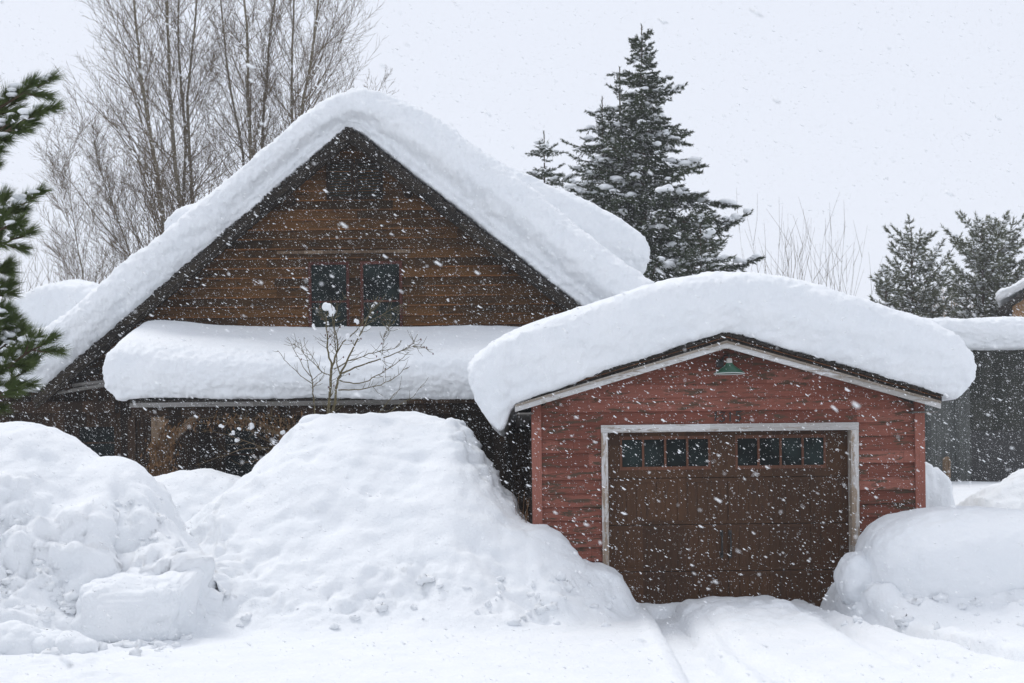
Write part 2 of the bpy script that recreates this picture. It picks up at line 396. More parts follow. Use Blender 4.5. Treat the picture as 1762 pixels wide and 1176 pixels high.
# ------------------------------------------------------------------ snow loads on roofs
def resample(pts, n, ease=True):
    P = np.array([tuple(p) for p in pts], float)
    # round the corners a little
    for _ in range(2):
        q = [P[0]]
        for a, b in zip(P[:-1], P[1:]): q += [a*.75+b*.25, a*.25+b*.75]
        q.append(P[-1]); P = np.array(q)
    d = np.concatenate([[0], np.cumsum(np.linalg.norm(np.diff(P, axis=0), axis=1))]); d /= d[-1]
    t = np.linspace(0, 1, n)
    if ease: t = .55*t + .45*(.5-.5*np.cos(np.pi*t))
    return np.stack([np.interp(t, d, P[:, k]) for k in range(P.shape[1])], -1)
def snow_load(name, top, bot, Yf, Yb, label, cat='snow load', slope=0., bulge=.3, round_=.55, n=420, amp=.03, undercut=.0, seed=0, mat=None, nb=46, ease=True):
    """thick snow lying on a roof; top and bot: outlines of its front in the photo, left to right, ends shared"""
    T = resample([W(px, py, Yf) for px, py in top], n, ease)[:, [0, 2]]; B = resample([W(px, py, Yf) for px, py in bot], n, ease)[:, [0, 2]]
    path = [(.30, 0.), (.10, .0), (.0, .01), (-.25*bulge-.02, .08), (-.45*bulge-.02, .2), (-.8*bulge, .34), (-1.*bulge, .5), (-.98*bulge, .68), (-.78*bulge, .83), (-.3*bulge, .93), (round_*.35, .975), (round_*1.1, .995), (round_*2.4, 1.)]
    pr = resample([(a, b, 0) for a, b in path], 74, False)[:, :2]
    ys = Yf+pr[:, 0]; hs = pr[:, 1]
    mid = np.linspace(ys[-1], Yb-round_*1.2, nb)[1:]; te = np.linspace(0, math.pi/2, 16)[1:]
    ys = np.concatenate([ys, mid, mid[-1]+round_*1.2*np.sin(te)]); hs = np.concatenate([hs, np.ones(len(mid)), np.cos(te)])
    th = np.linalg.norm(T-B, axis=1); tk = np.clip(th/(th.max()*.6), 0, 1)**.7
    u = np.linspace(0, 1, n)
    PX = B[:, 0][:, None]*(1-hs)+T[:, 0][:, None]*hs; PZ = B[:, 1][:, None]*(1-hs)+T[:, 1][:, None]*hs
    dyf = np.where(ys < Yf+round_*2.4, ys-Yf, 0)
    uc = undercut*np.clip((u-.33)/.06, 0, 1)[:, None]*np.clip(1-np.abs(hs-.22)/.2, 0, 1)[None, :]
    PY = np.where((ys < Yf)[None, :], Yf+(ys-Yf)[None, :]*tk[:, None], ys[None, :])+uc*(ys < Yf+.2)[None, :]
    step = .5*undercut*np.clip((u-.33)/.06, 0, 1)[:, None]*(1/(1+np.exp(-((.13-hs)*90))))[None, :]; PY = PY+step
    # the front corner turns round at both ends
    endr = np.clip(np.minimum(u, 1-u)/.035, 0, 1); PY = PY + ((1-np.sqrt(1-(1-endr)**2))*round_*.5)[:, None]*np.clip(1-(ys-Yf)/2, 0, 1)[None, :]
    PZ = PZ + slope*(PY-Yf)
    P = np.stack([PX, PY, PZ], -1)
    du = np.gradient(P, axis=0); dv = np.gradient(P, axis=1); N = np.cross(du, dv); N /= (np.linalg.norm(N, axis=-1, keepdims=True)+1e-9)
    S = P+seed*7.7
    face = np.clip(1-(PY-Yf)/.9, 0, 1)*(hs < .97)[None, :]
    disp = amp*1.0*gnoise(S*.9) + amp*.8*fbm(S*np.array([2.2, 2.6, 4.]), 3, .5)*(.3+.7*face) + amp*.6*fbm(S*np.array([8., 8, 15.]), 3, .6)*(.12+.88*face) - amp*.5*np.clip(gnoise(S*np.array([4., 5, 6.])+60)-.35, 0, 1)*2*face
    lay = gnoise(np.stack([PX*.5, PY*0+seed, (1-hs)[None, :]*th[:, None]*6.5+gnoise(S*.6)*.6], -1))
    disp = disp + amp*.75*lay*face
    edge = np.clip(np.abs(hs-0)/.06, 0, 1)
    P = P + N*(disp*(.35+.65*edge)[None, :])[..., None]
    m = len(hs); id_ = np.arange(n*m).reshape(n, m)
    Q = np.stack([id_[:-1, :-1], id_[1:, :-1], id_[1:, 1:], id_[:-1, 1:]], -1).reshape(-1, 4)
    # underside
    under = np.stack([id_[:-1, 0], id_[:-1, -1], id_[1:, -1], id_[1:, 0]], -1)
    o = link_np(name, P.reshape(-1, 3), np.concatenate([Q, under]), mat or M_SNOW)
    return tag(o, label, cat)

# ------------------------------------------------------------------ wall boards
def siding(mb, left, right, z0, z1, h, Y, holes=(), seed=0, lip=.022, seg=2.6):
    """lapped boards between x = left(z) and right(z); holes: (x0,x1,z0,z1)"""
    rd = random.Random(seed); rows = []
    zs = sorted(set([round(z0+i*h, 4) for i in range(int((z1-z0)/h)+2) if z0+i*h < z1] + [z1] + [q for a in holes for q in a[2:] if z0 < q < z1]))
    for a, b in zip(zs, zs[1:]):
        k = math.floor((a-z0+1e-4)/h); b0 = z0+k*h
        rk = random.Random(seed*991+k); off = rk.random()*seg; jit = rk.uniform(-.003, .003)
        fa = 1-(a-b0)/h; fb = max(0, 1-(b-b0)/h); lp = lip*rk.uniform(.75, 1.25)
        ya = Y-.004-lp*fa+jit; yb = Y-.004-lp*fb+jit
        la, ra, lb, rb_ = left(a), right(a), left(b), right(b)
        lb = min(lb, rb_ - 1e-3) if lb > rb_ else lb
        cuts = [(hx0, hx1) for hx0, hx1, hz0, hz1 in holes if hz0 <= a+1e-5 and hz1 >= b-1e-5]
        spans = []; cur = -99
        for c0, c1 in sorted(cuts)+[(99, 99)]:
            spans.append((cur, c0)); cur = c1
        for s0, s1 in spans:
            A0, A1, B0, B1 = max(la, s0), min(ra, s1), max(lb, s0), min(rb_, s1)
            if A1-A0 < .01: continue
            if B1 < B0: B0 = B1 = (B0+B1)/2
            xs = [A0]; x = math.floor((A0-off)/seg)*seg+off+seg
            while x < A1-.1:
                if x > max(A0, B0)+.1 and x < min(A1, B1)-.1: xs.append(x)
                x += seg
            xs.append(A1)
            for i, (p, q) in enumerate(zip(xs, xs[1:])):
                bp = B0 if i == 0 else p; bq = B1 if i == len(xs)-2 else q
                e = rk.uniform(-.0025, .0025); g_ = .002 if i else 0
                mb.add([(p+g_, ya+e, a), (q, ya+e, a), (bq, yb+e, b), (bp+g_, yb+e, b), (p+g_, Y+.02, a), (q, Y+.02, a), (q, Y+.02, b) if bq == q else (bq, Y+.02, b), (bp+g_, Y+.02, b)],
                       [(0,1,2,3),(4,5,1,0),(0,3,7,4),(1,5,6,2),(3,2,6,7)])
def vboards(mb, x0, x1, z0, z1, Y, wd=.18, holes=(), seed=0, dep=.02):
    rd = random.Random(seed); x = x0
    while x < x1:
        e = min(x+wd*rd.uniform(.85, 1.15), x1); y = Y-rd.uniform(0, .012)
        segs = [(z0, z1)]
        for hx0, hx1, hz0, hz1 in holes:
            if e > hx0 and x < hx1: segs = [(z0, hz0), (hz1, z1)]
        for a, b in segs:
            if b > a: mb.box(x+.004, e-.004, y-dep, y, a, b)
        x = e
def window(root, x0, x1, z0, z1, Y, frame_mat, fw=.05, rails=(), muntins=(), depth=.06):
    m = MB(); y0, y1 = Y-.035, Y+depth
    m.box(x0, x0+fw, y0, y1, z0, z1); m.box(x1-fw, x1, y0, y1, z0, z1)
    m.box(x0+fw, x1-fw, y0+.003, y1, z1-fw, z1); m.box(x0+fw, x1-fw, y0+.003, y1, z0, z0+fw)
    for r in rails: m.box(x0+fw, x1-fw, y0+.02, y1, r-.015, r+.015)
    for r in muntins: m.box(r-.012, r+.012, y0+.018, y1, z0+fw, z1-fw)
    wn = m.build('window', frame_mat, root)
    g_ = MB(); g_.box(x0+fw*.6, x1-fw*.6, Y+.025, Y+.032, z0+fw*.6, z1-fw*.6); g_.build('pane', M_GLASS, wn)
    return wn

# ------------------------------------------------------------------ red garage
GY0 = 16.0; GYB = 22.3; RY = 15.74
def g0(px, py, Y=GY0): p = W(px, py, Y); return p.x, p.z
cx_l = g0(917, 800)[0]; cx_r = g0(1588, 800)[0]
apex = W(1250, 586, RY); eL = W(886, 696, RY); eR = W(1618, 690, RY)
garage = empty('garage', (W(1250, 800, GY0).x, GY0, 0), 'red clapboard garage with white door surround and flaking paint, heaped with snow', 'garage')
sl_l = (apex.z-eL.z)/(apex.x-eL.x); sl_r = (apex.z-eR.z)/(eR.x-apex.x)
def gleft(z): return max(cx_l, apex.x-(apex.z-.06-z)/sl_l)
def gright(z): return min(cx_r, apex.x+(apex.z-.06-z)/sl_r)
ox0, oz1 = g0(1045, 745); ox1, _ = g0(1462, 738); of0 = ox0-.075; of1 = ox1+.09; ofz = oz1+.085
m = MB(); siding(m, gleft, gright, .0, apex.z-.07, .155, GY0, [(of0+.03, of1-.03, -.5, ofz-.03)], 5, lip=.030)
m.build('wall', M_RED, garage)
m = MB()
m.box(cx_l+.02, cx_l+.10, GY0+.03, GYB, 0, eL.z-.06); m.box(cx_r-.10, cx_r-.02, GY0+.03, GYB, 0, eR.z-.06)
m.box(cx_l+.11, of0, GY0+.03, GY0+.1, 0, 2.35); m.box(of1, cx_r-.11, GY0+.03, GY0+.1, 0, 2.35)
m.box(cx_l+.11, cx_r-.11, GYB-.1, GYB-.02, 0, eL.z-.1); m.box(ox0-.2, ox1+.2, GY0+.22, GY0+.25, -.1, oz1+.2)
m.build('side_wall', M_CABIN_V, garage)
for a, b in ((cx_l-.012, cx_l+.10), (cx_r-.10, cx_r+.012)):
    m = MB(); m.box(a, b, GY0-.055, GY0+.03, 0, (gz := (eL.z if a < 2 else eR.z)+.0)); m.build('corner_board', M_REDTRIM, garage)
# door surround
m = MB(); m.box(of0, of1, GY0-.062, GY0+.04, oz1, ofz); m.build('door_head', M_WHITE_X, garage)
m = MB(); m.box(of0+.002, ox0, GY0-.058, GY0+.10, -.1, oz1-.002); m.build('door_jamb', M_WHITE_Z, garage)
m = MB(); m.box(ox1, of1-.002, GY0-.058, GY0+.10, -.1, oz1-.002); m.build('door_jamb', M_WHITE_Z, garage)
# overhead door
door = MB(); DY = GY0+.12; zt = oz1+.03; secs = [g0(1250, y)[1] for y in (741, 822, 903, 984, 1068)]
wl = [(1070, 1223, 752, 806), (1270, 1423, 749, 803)]
for i, (a, b) in enumerate(zip(secs, secs[1:])):
    a -= .004; b += .004
    if i == 0: a = zt
    if i:
        door.box(ox0-.03, ox1+.03, DY+.018, DY+.05, b, a)                       # back skin of a section
        st = [ox0-.03, g0(1078, 850)[0], g0(1130, 850)[0], g0(1170, 850)[0], g0(1215, 850)[0], g0(1247, 850)[0]]
        rs = .045
        door.box(ox0-.03, ox1+.03, DY, DY+.0175, b+.0, b+rs); door.box(ox0-.03, ox1+.03, DY, DY+.0175, a-rs, a)
        xm = (ox0+ox1)/2; half = (ox1-ox0)/2
        for c, wd in ((-half, .2), (-half*.5, .05), (-.066, .116), (.066, .116), (half*.5, .05), (half, .2)):
            door.box(xm+c-wd/2, xm+c+wd/2, DY+.001, DY+.0172, b+rs, a-rs)
        for c in np.arange(-half+.1, half-.05, .118):                            # plank grooves: narrow raised planks
            door.box(xm+c+.004, xm+c+.112, DY+.0115, DY+.0178, b+rs, a-rs)
    else:
        door.box(ox0-.03, ox1+.03, DY, DY+.05, b, g0(1250, 806)[1]+.0)
        door.box(ox0-.03, ox1+.03, DY+.001, DY+.05, g0(1250, 751)[1], a)
        zz0, zz1 = g0(1250, 806)[1], g0(1250, 751)[1]
        xs = [ox0-.03, g0(1070, 780)[0], g0(1223, 780)[0], g0(1270, 780)[0], g0(1423, 780)[0], ox1+.03]
        for k in (0, 2, 4): door.box(xs[k], xs[k+1], DY+.002, DY+.05, zz0, zz1)
gd = door.build('garage_door', M_DOOR, garage)
for k, (pa, pb) in enumerate(((1070, 1223), (1270, 1423))):
    xa, xb = g0(pa, 780)[0], g0(pb, 780)[0]; m = MB(); t = .026
    m.box(xa-.015, xb+.015, DY-.014, DY+.02, zz1-t, zz1+.012); m.box(xa-.015, xb+.015, DY-.014, DY+.02, zz0-.012, zz0+t)
    n4 = 4; sw = (xb-xa)/n4
    for i in range(5):
        x = xa+i*sw; m.box(x-.012, x+.012, DY-.012, DY+.02, zz0+t, zz1-t)
    wn = m.build('window', M_DOORTRIM, garage)
    g_ = MB(); g_.box(xa+.001, xb-.001, DY+.025, DY+.03, zz0+.001, zz1-.001); g_.build('pane', M_GLASS, wn)
for px in (1244, 1259):
    x, za = g0(px, 918); zb = g0(px, 957)[1]; m = MB()
    m.tube([(x, DY-.01, za), (x, DY-.045, za-.025), (x, DY-.05, (za+zb)/2), (x, DY-.045, zb+.025), (x, DY-.01, zb)], .011, 8)
    m.box(x-.018, x+.018, DY-.012, DY+.002, za-.03, za+.03); m.box(x-.018, x+.018, DY-.012, DY+.002, zb-.03, zb+.03)
    m.build('door_handle', M_BLACK, garage)
# roof: slab, tar edge, batten and rake boards
def rakeband(mb, t0, t1, y0, y1, ext=.0):
    """band of the roof profile from t0 to t1 metres above the rake line"""
    L0 = (eL.x-ext, eL.z-ext*sl_l); R0 = (eR.x+ext, eR.z-ext*sl_r)
    mb.prism([(L0[0], L0[1]+t0), (apex.x, apex.z+t0), (apex.x, apex.z+t1), (L0[0], L0[1]+t1)], y0, y1)
    mb.prism([(apex.x, apex.z+t0), (R0[0], R0[1]+t0), (R0[0], R0[1]+t1), (apex.x, apex.z+t1)], y0, y1)
m = MB(); rakeband(m, .0, .055, RY+.01, GYB, .02); rf = m.build('roof', M_TAR, garage)
m = MB(); rakeband(m, .034, .043, RY-.012, RY+.009, .0); m.build('batten', M_RUST, rf)
m = MB(); rd = random.Random(4)
for side in (0, 1):
    a, b = (eL, apex) if side == 0 else (apex, eR)
    n = 95
    for i in range(n):
        t = (i+rd.random())/n; p = a.lerp(b, t)
        hh = rd.uniform(.012, .035)*(1 if rd.random() < .7 else 1.7)
        m.box(p.x-.028, p.x+.028, RY-rd.uniform(.0, .03), RY+.2, p.z+.056, p.z+.056+hh)
m.build('shingle_edge', M_TAR, rf)
for side in (0, 1):
    m = MB(); a, b = (eL, apex) if side == 0 else (apex, eR); t = .088
    m.prism([(a.x, a.z-t), (b.x, b.z-t), (b.x, b.z-.002), (a.x, a.z-.002)], RY-.02, RY+.012)
    m.build('rake_board', M_WHITE_X, garage)
    m = MB(); m.prism([(a.x, a.z-.032), (b.x, b.z-.032), (b.x, b.z-.004), (a.x, a.z-.004)], RY-.034, RY-.021); m.build('rake_moulding', M_TAN, garage)
m = MB(); m.box(eR.x-.30, eR.x-.02, RY+.02, GYB, eR.z-.13, eR.z-.115); m.build('soffit', M_GREYWOOD, garage)
m = MB(); m.box(eL.x+.02, eL.x+.2, RY+.02, GYB, eL.z-.11, eL.z-.095); m.build('soffit', M_GREYWOOD, garage)
# house number 1315, painted iron digits
def digit(ch, px, py, tilt=0):
    S = {'1': [[(.3, .8), (.52, 1.), (.5, .5), (.48, 0.)]],
         '3': [[(.08, .98), (.85, 1.), (.38, .6), (.8, .42), (.82, .14), (.45, -.02), (.05, .12)]],
         '5': [[(.9, 1.02), (.2, 1.), (.18, .60), (.66, .60), (.86, .34), (.64, .02), (.1, .0)]]}[ch]
    m = MB()
    for st in S:
        pts = []
        for u, v in st:
            x, z = g0(px+(u-.5)*11+tilt*v, py+8-16*v); pts.append((x, GY0-.042, z))
        m.tube(pts, .009, 6)
    m.build('house_number', M_BLACK, garage)
digit('1', 1230, 717, 1); digit('3', 1241.5, 718, 1.5); digit('1', 1255.5, 717.5, 0); digit('5', 1269, 717, 1)
# barn lamp over the door
lx, lz = g0(1255, 630, 15.72)
m = MB(); sc = 1/152.
m.lathe([(.032, lz+.035), (.042, lz+.02), (.06, lz+.0), (.11, lz-.035), (.172, lz-.078), (.176, lz-.084), (.170, lz-.080), (.10, lz-.04), (.03, lz-.005)], lx, 15.72, 32)
sh = m.build('lamp_shade', M_GREEN, garage, True)
m = MB(); m.lathe([(.1755, lz-.0835), (.179, lz-.088), (.174, lz-.0925), (.168, lz-.085)], lx, 15.72, 32); m.build('rim', M_ENAMEL, sh, True)
m = MB(); m.lathe([(.0, lz+.085), (.03, lz+.085), (.034, lz+.05), (.036, lz+.033)], lx, 15.72, 16); m.build('lamp_socket', M_INS, garage, True)
m = MB(); m.tube([(lx, 15.72, lz+.08), (lx, 15.74, lz+.12), (lx-.03, 15.85, lz+.13), (lx-.06, 15.94, lz+.07), (lx-.07, 15.985, lz+.05)], .011, 8); m.box(lx-.11, lx-.03, GY0-.05, GY0-.02, lz+.0, lz+.09); m.build('lamp_arm', M_BLACK, garage)

snow_load('roof_snow', [(812,668),(803,640),(806,618),(830,592),(870,568),(920,546),(1000,520),(1070,497),(1125,482),(1180,468),(1245,461),(1300,464),(1350,471),(1410,487),(1480,506),(1540,524),(1600,543),(1640,562),(1664,585),(1679,612),(1682,635),(1678,655)],
          [(812,668),(818,690),(832,712),(850,734),(862,742),(872,728),(878,704),(890,693),(960,670),(1050,637),(1150,603),(1225,577),(1250,573),(1275,577),(1350,602),(1450,628),(1550,658),(1600,676),(1622,683),(1642,690),(1655,684),(1668,668),(1678,655)],
          RY-.02, 22.3, 'broad rounded snow load arching over the red garage roof and curling past its eaves', bulge=.22, round_=.6, n=520, amp=.028, seed=1, ease=False)

# ------------------------------------------------------------------ brown cabin
CY = 22.5; CR = 22.0; CB = 32.0
A = W(600, 219, CR); SLl, SLr = .832, .800
Lx, Rx = A.x-5.02, A.x+5.05
cabin = empty('cabin', (A.x, CY, 0), 'dark brown log-sided cabin with steep gable roof, twin red-framed windows and a porch', 'cabin')
def rz(x, d=0): return A.z+d-(A.x-x)*SLl if x < A.x else A.z+d-(x-A.x)*SLr
def c0(px, py, Y=CY): p = W(px, py, Y); return p.x, p.z
wl0, wz1 = c0(531, 452); wl1, _ = c0(601, 452); wr0, _ = c0(620, 452); wr1, _ = c0(692, 452); wz0 = wz1-1.35
vx0, vz1 = c0(562, 276); vx1, vz0 = c0(659, 344)
top = A.z-.12
m = MB(); siding(m, lambda z: max(Lx+.3, A.x-(top-z)/SLl), lambda z: min(Rx-.3, A.x+(top-z)/SLr), 3.2, top, .155, CY,
                 [(wl0+.02, wl1-.02, wz0+.02, wz1-.02), (wr0+.02, wr1-.02, wz0+.02, wz1-.02)], 9, lip=.032)
m.build('gable_wall', M_CABIN, cabin)
lw = [(*sorted((c0(135, 733)[0], c0(200, 733)[0])), c0(160, 792)[1], c0(160, 733)[1]), (*sorted((c0(386, 735)[0], c0(442, 735)[0])), c0(400, 830)[1], c0(400, 735)[1])]
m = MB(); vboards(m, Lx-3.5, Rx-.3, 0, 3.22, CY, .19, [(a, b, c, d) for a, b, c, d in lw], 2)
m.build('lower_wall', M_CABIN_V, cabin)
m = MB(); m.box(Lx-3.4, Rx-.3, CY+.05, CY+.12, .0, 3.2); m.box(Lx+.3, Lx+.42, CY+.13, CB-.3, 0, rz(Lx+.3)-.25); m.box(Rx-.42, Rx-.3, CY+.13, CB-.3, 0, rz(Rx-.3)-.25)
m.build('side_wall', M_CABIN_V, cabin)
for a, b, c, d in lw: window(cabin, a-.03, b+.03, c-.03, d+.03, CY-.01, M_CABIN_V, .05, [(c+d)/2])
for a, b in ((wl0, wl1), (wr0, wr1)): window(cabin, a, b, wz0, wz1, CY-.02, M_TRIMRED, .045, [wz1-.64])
x0, z0 = c0(478, 439); x1, z1_ = c0(706, 431)
m = MB(); m.box(x0, x1, CY-.09, CY-.03, z0, z0+.05); m.build('window_head', M_POST, cabin)
# louvred vent in the gable
m = MB(); fw = .05
for xa, xb in ((vx0, (vx0+vx1)/2-.01), ((vx0+vx1)/2+.01, vx1)):
    m.box(xa, xa+fw, CY-.07, CY-.02, vz0, vz1); m.box(xb-fw, xb, CY-.07, CY-.02, vz0, vz1)
    m.box(xa+fw, xb-fw, CY-.068, CY-.02, vz1-fw, vz1); m.box(xa+fw, xb-fw, CY-.068, CY-.02, vz0, vz0+fw)
vn = m.build('vent', M_CABIN_V, cabin)
m = MB(); z = vz0+fw+.01
while z < vz1-fw-.02:
    for xa, xb in ((vx0+fw, (vx0+vx1)/2-.01-fw), ((vx0+vx1)/2+.01+fw, vx1-fw)):
        m.bar(((xa), CY-.04, z+.012), (xb, CY-.04, z+.012), .035, .008, (0, -1, .8))
    z += .045
m.build('louvre', M_SHED, vn)
# roof
def cband(mb, t0, t1, y0, y1, ext=0.):
    a = Lx-ext; b = Rx+ext
    mb.prism([(a, rz(a, t0)), (A.x, A.z+t0), (A.x, A.z+t1), (a, rz(a, t1))], y0, y1)
    mb.prism([(A.x, A.z+t0), (b, rz(b, t0)), (b, rz(b, t1)), (A.x, A.z+t1)], y0, y1)
m = MB(); cband(m, -.10, .0, CR+.02, CB); rf = m.build('roof', M_TAR, cabin)
m = MB(); rd = random.Random(8)
for side in (0, 1):
    for i in range(120):
        x = (Lx if side == 0 else A.x)+((A.x-Lx) if side == 0 else (Rx-A.x))*(i+rd.random())/120
        m.box(x-.03, x+.03, CR-rd.uniform(.0, .04), CR+.3, rz(x)-.035, rz(x)+rd.uniform(-.01, .03))
m.build('shingle_edge', M_TAR, rf)
for side in (0, 1):
    for t0, t1, yy, mt in ((-.17, -.04, CR-.02, M_BARGE), (-.23, -.172, CR+.03, M_BARGE)):
        m = MB(); a, b = (Lx, A.x) if side == 0 else (A.x, Rx)
        m.prism([(a, rz(a, t0)), (b, rz(b, t0)), (b, rz(b, t1)), (a, rz(a, t1))], yy, yy+.04); m.build('barge_board', mt, cabin)
for px, py in ((118, 640), (330, 470), (498, 330), (700, 330), (870, 460), (1020, 570)):
    x = c0(px, py, 22.2)[0]; m = MB(); m.tube([(x, CR+.08, rz(x)-.26), (x, CY+.1, rz(x)-.26)], .07, 10); m.build('purlin_end', M_CABIN_V, cabin, True)
# grey rails leaning out under the left eave
for a, b in (((100, 676), (186, 662)), ((120, 664), (190, 656))):
    m = MB(); m.tube([W(*a, 22.2), W(*b, 21.9)], .03, 8); m.build('rafter_tail', M_GREYWOOD, cabin)
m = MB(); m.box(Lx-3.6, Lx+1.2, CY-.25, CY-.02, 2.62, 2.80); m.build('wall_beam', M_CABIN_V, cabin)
# left wing with a low roof
m = MB(); m.prism([(Lx-3.6, 2.75), (Lx+.9, 3.25), (Lx+.9, 3.33), (Lx-3.6, 2.85)], CY-.3, 29.5); m.build('wing_roof', M_TAR, cabin)
m = MB(); m.box(Lx-3.5, Lx-3.38, CY+.04, 29, 0, 2.76); m.build('wing_wall', M_CABIN_V, cabin)
# rear dormers on both roof slopes
dr0 = W(900, 470, 27); dre = W(1098, 470, 27)
m = MB(); m.prism([(A.x, A.z-.2), (dre.x-.25, W(1090, 478, 27).z-.1), (dre.x-.25, 3.0), (A.x, 3.0)], 26.6, 31.5); m.build('dormer', M_CABIN, cabin)
dle = W(300, 440, 27)
m = MB(); m.prism([(dle.x+.35, 3.2), (dle.x+.35, W(310, 430, 27).z-.1), (A.x, A.z-.2), (A.x, 3.2)], 26.61, 31.49); m.build('dormer', M_CABIN, cabin)
# porch
PY_ = 20.35
px0 = W(224, 690, PY_).x; px1 = W(935, 690, PY_).x; pz = W(500, 692, PY_).z; ps = .295
def pslab(y): return pz+ps*(y-PY_)
m = MB(); y1 = CY-.04
m.add([(px0, PY_, pz), (px1, PY_, pz), (px1, y1, pslab(y1)), (px0, y1, pslab(y1)), (px0, PY_, pz+.05), (px1, PY_, pz+.05), (px1, y1, pslab(y1)+.05), (px0, y1, pslab(y1)+.05)],
      [(0,3,2,1),(4,5,6,7),(0,1,5,4),(1,2,6,5),(2,3,7,6),(3,0,4,7)])
pr = m.build('porch_roof', M_TAR, cabin)
m = MB(); m.box(px0, W(700, 690, PY_).x, PY_-.03, PY_-.002, pz-.055, pz+.012); m.build('porch_fascia', M_GREYWOOD, cabin)
m = MB(); m.box(W(700, 690, PY_).x, px1, PY_-.03, PY_-.002, pz-.045, pz+.012); m.build('porch_fascia', M_CABIN_V, cabin)
m = MB(); m.tube([(px0+.15, PY_+.25, pz-.10), (px1-.1, PY_+.25, pz-.10)], .10, 12); m.build('porch_beam', M_CABIN_V, cabin, True)
m = MB()
for i in range(9):
    x = px0+.2+i*(px1-px0-.4)/8; m.bar((x, PY_+.05, pz-.06), (x, y1, pslab(y1)-.06), .07, .09, (0, 0, 1))
m.build('porch_rafter', M_CABIN_V, cabin)
for pxx, wd, mt in ((228, .11, M_CABIN_V), (275, .2, M_POST), (620, .18, M_CABIN_V), (860, .18, M_CABIN_V)):
    x = W(pxx, 750, PY_+.25).x; m = MB(); m.box(x-wd/2, x+wd/2, PY_+.25-wd/2, PY_+.25+wd/2, 0, pz-.19); pp = m.build('porch_post', mt, cabin)
    if pxx == 275:
        m = MB(); m.bar((x+wd/2-.01, PY_+.25, pz-.62), (x+.52, PY_+.25, pz-.19), .09, .08); m.build('brace', M_POST, pp)

m_end = W(1182, 640, 21.93)
snow_load('roof_snow', [(-52,630),(-40,606),(0,584),(30,572),(65,560),(100,544),(140,513),(180,480),(260,412),(340,346),(420,279),(500,213),(540,184),(580,163),(620,154),(660,155),(700,166),(740,190),(780,218),(820,248),(860,278),(900,306),(950,345),(1000,385),(1040,417),(1080,448),(1125,482),(1180,530),(1215,575),(1228,618)],
          [(-52,630),(-40,650),(-12,662),(20,668),(45,674),(66,672),(80,661),(200,558),(300,472),(400,387),(500,302),(570,241),(600,217),(632,237),(700,290),(800,368),(900,446),(990,520),(1080,592),(1140,640),(1180,668),(1215,655),(1228,618)],
          21.95, 32.2, 'deep smooth snow load over the steep brown cabin gable, tallest snow in the scene', bulge=.34, round_=.5, n=900, amp=.04, undercut=.16, seed=2, ease=False)
snow_load('roof_snow', [(182,650),(181,628),(185,606),(194,593),(212,588),(250,590),(320,597),(450,603),(600,602),(750,601),(860,600),(930,602),(950,620),(955,650)],
          [(182,650),(186,668),(198,684),(212,692),(222,688),(240,687),(400,687),(600,688),(800,689),(930,690),(948,680),(955,650)],
          PY_-.02, 22.42, 'long low snow load on the porch roof under the twin gable windows', slope=ps, bulge=.26, round_=.38, n=520, amp=.032, seed=3, ease=False, nb=24)
# further snow behind the main slopes
snow_load('roof_snow', [(690,225),(740,215),(800,250),(860,277),(930,306),(1000,334),(1055,361),(1098,390),(1116,412),(1121,432),(1117,450)],
          [(690,225),(720,260),(800,330),(900,400),(1000,450),(1060,475),(1095,482),(1110,470),(1117,450)],
          26.8, 31.8, 'rounded snow tongue on the rear right dormer in front of the big spruce', bulge=.3, round_=.5, n=260, amp=.035, seed=4, ease=False)
snow_load('roof_snow', [(284,398),(286,380),(296,362),(315,350),(345,341),(420,300),(520,240),(560,230)],
          [(284,398),(290,420),(310,435),(400,400),(500,320),(560,230)],
          26.8, 31.8, 'small snow shoulder on the rear left dormer below the bare cottonwoods', bulge=.3, round_=.5, n=160, amp=.035, seed=5, ease=False)
snow_load('roof_snow', [(-260,600),(-240,570),(-120,540),(-20,520),(25,505),(55,488),(90,477),(130,475),(165,483),(200,500),(225,540),(230,580)],
          [(-260,600),(-240,640),(-100,646),(60,640),(180,630),(220,610),(230,580)],
          24.2, 29.6, 'rounded snow mound on the low wing roof left of the cabin gable', bulge=.4, round_=.7, n=240, amp=.04, seed=6, ease=False)

# ------------------------------------------------------------------ charcoal shed at right
SY = 30.
s0 = W(1480, 600, SY).x; s1 = W(2150, 600, SY).x; sz = W(1700, 600, SY).z
shed = empty('shed', ((s0+s1)/2, SY, 0), 'long charcoal shed with flat snowy roof behind the right side of the garage', 'shed')
dx0, dz1 = W(1672, 741, SY).x, W(1672, 741, SY).z
m = MB(); vboards(m, s0, s1, 0, sz-.02, SY, .24, [(dx0, dx0+4.2, 0, dz1)], 3, .03); m.box(s0, dx0-.01, SY+.01, SY+.1, 0, sz-.1); m.box(s1-.1, s1, SY+.11, SY+7, 0, sz-.1); m.box(s0, s0+.1, SY+.11, SY+7, 0, sz-.1)
m.box(dx0+4.21, s1-.11, SY+.01, SY+.1, 0, sz-.1); m.box(dx0, dx0+4.2, SY+.01, SY+.1, dz1+.01, sz-.1)
m.build('wall', M_SHED, shed)
m = MB()
for i in range(4): m.box(dx0+.02, dx0+4.18, SY+.06-.004*(i % 2), SY+.1, dz1*i/4, dz1*(i+1)/4+.001*(i % 2))
m.build('shed_door', M_BLACK, shed)
m = MB(); m.box(s0-.3, s1+.3, SY-.4, SY+7.2, sz, sz+.14); m.build('roof', M_TAR, shed)
m = MB(); vboards(m, s0+.02, W(1668, 700, SY).x, 0, sz-.03, SY-.032, .2, (), 6, .02); m.build('wall_panel', M_SHED2, shed)
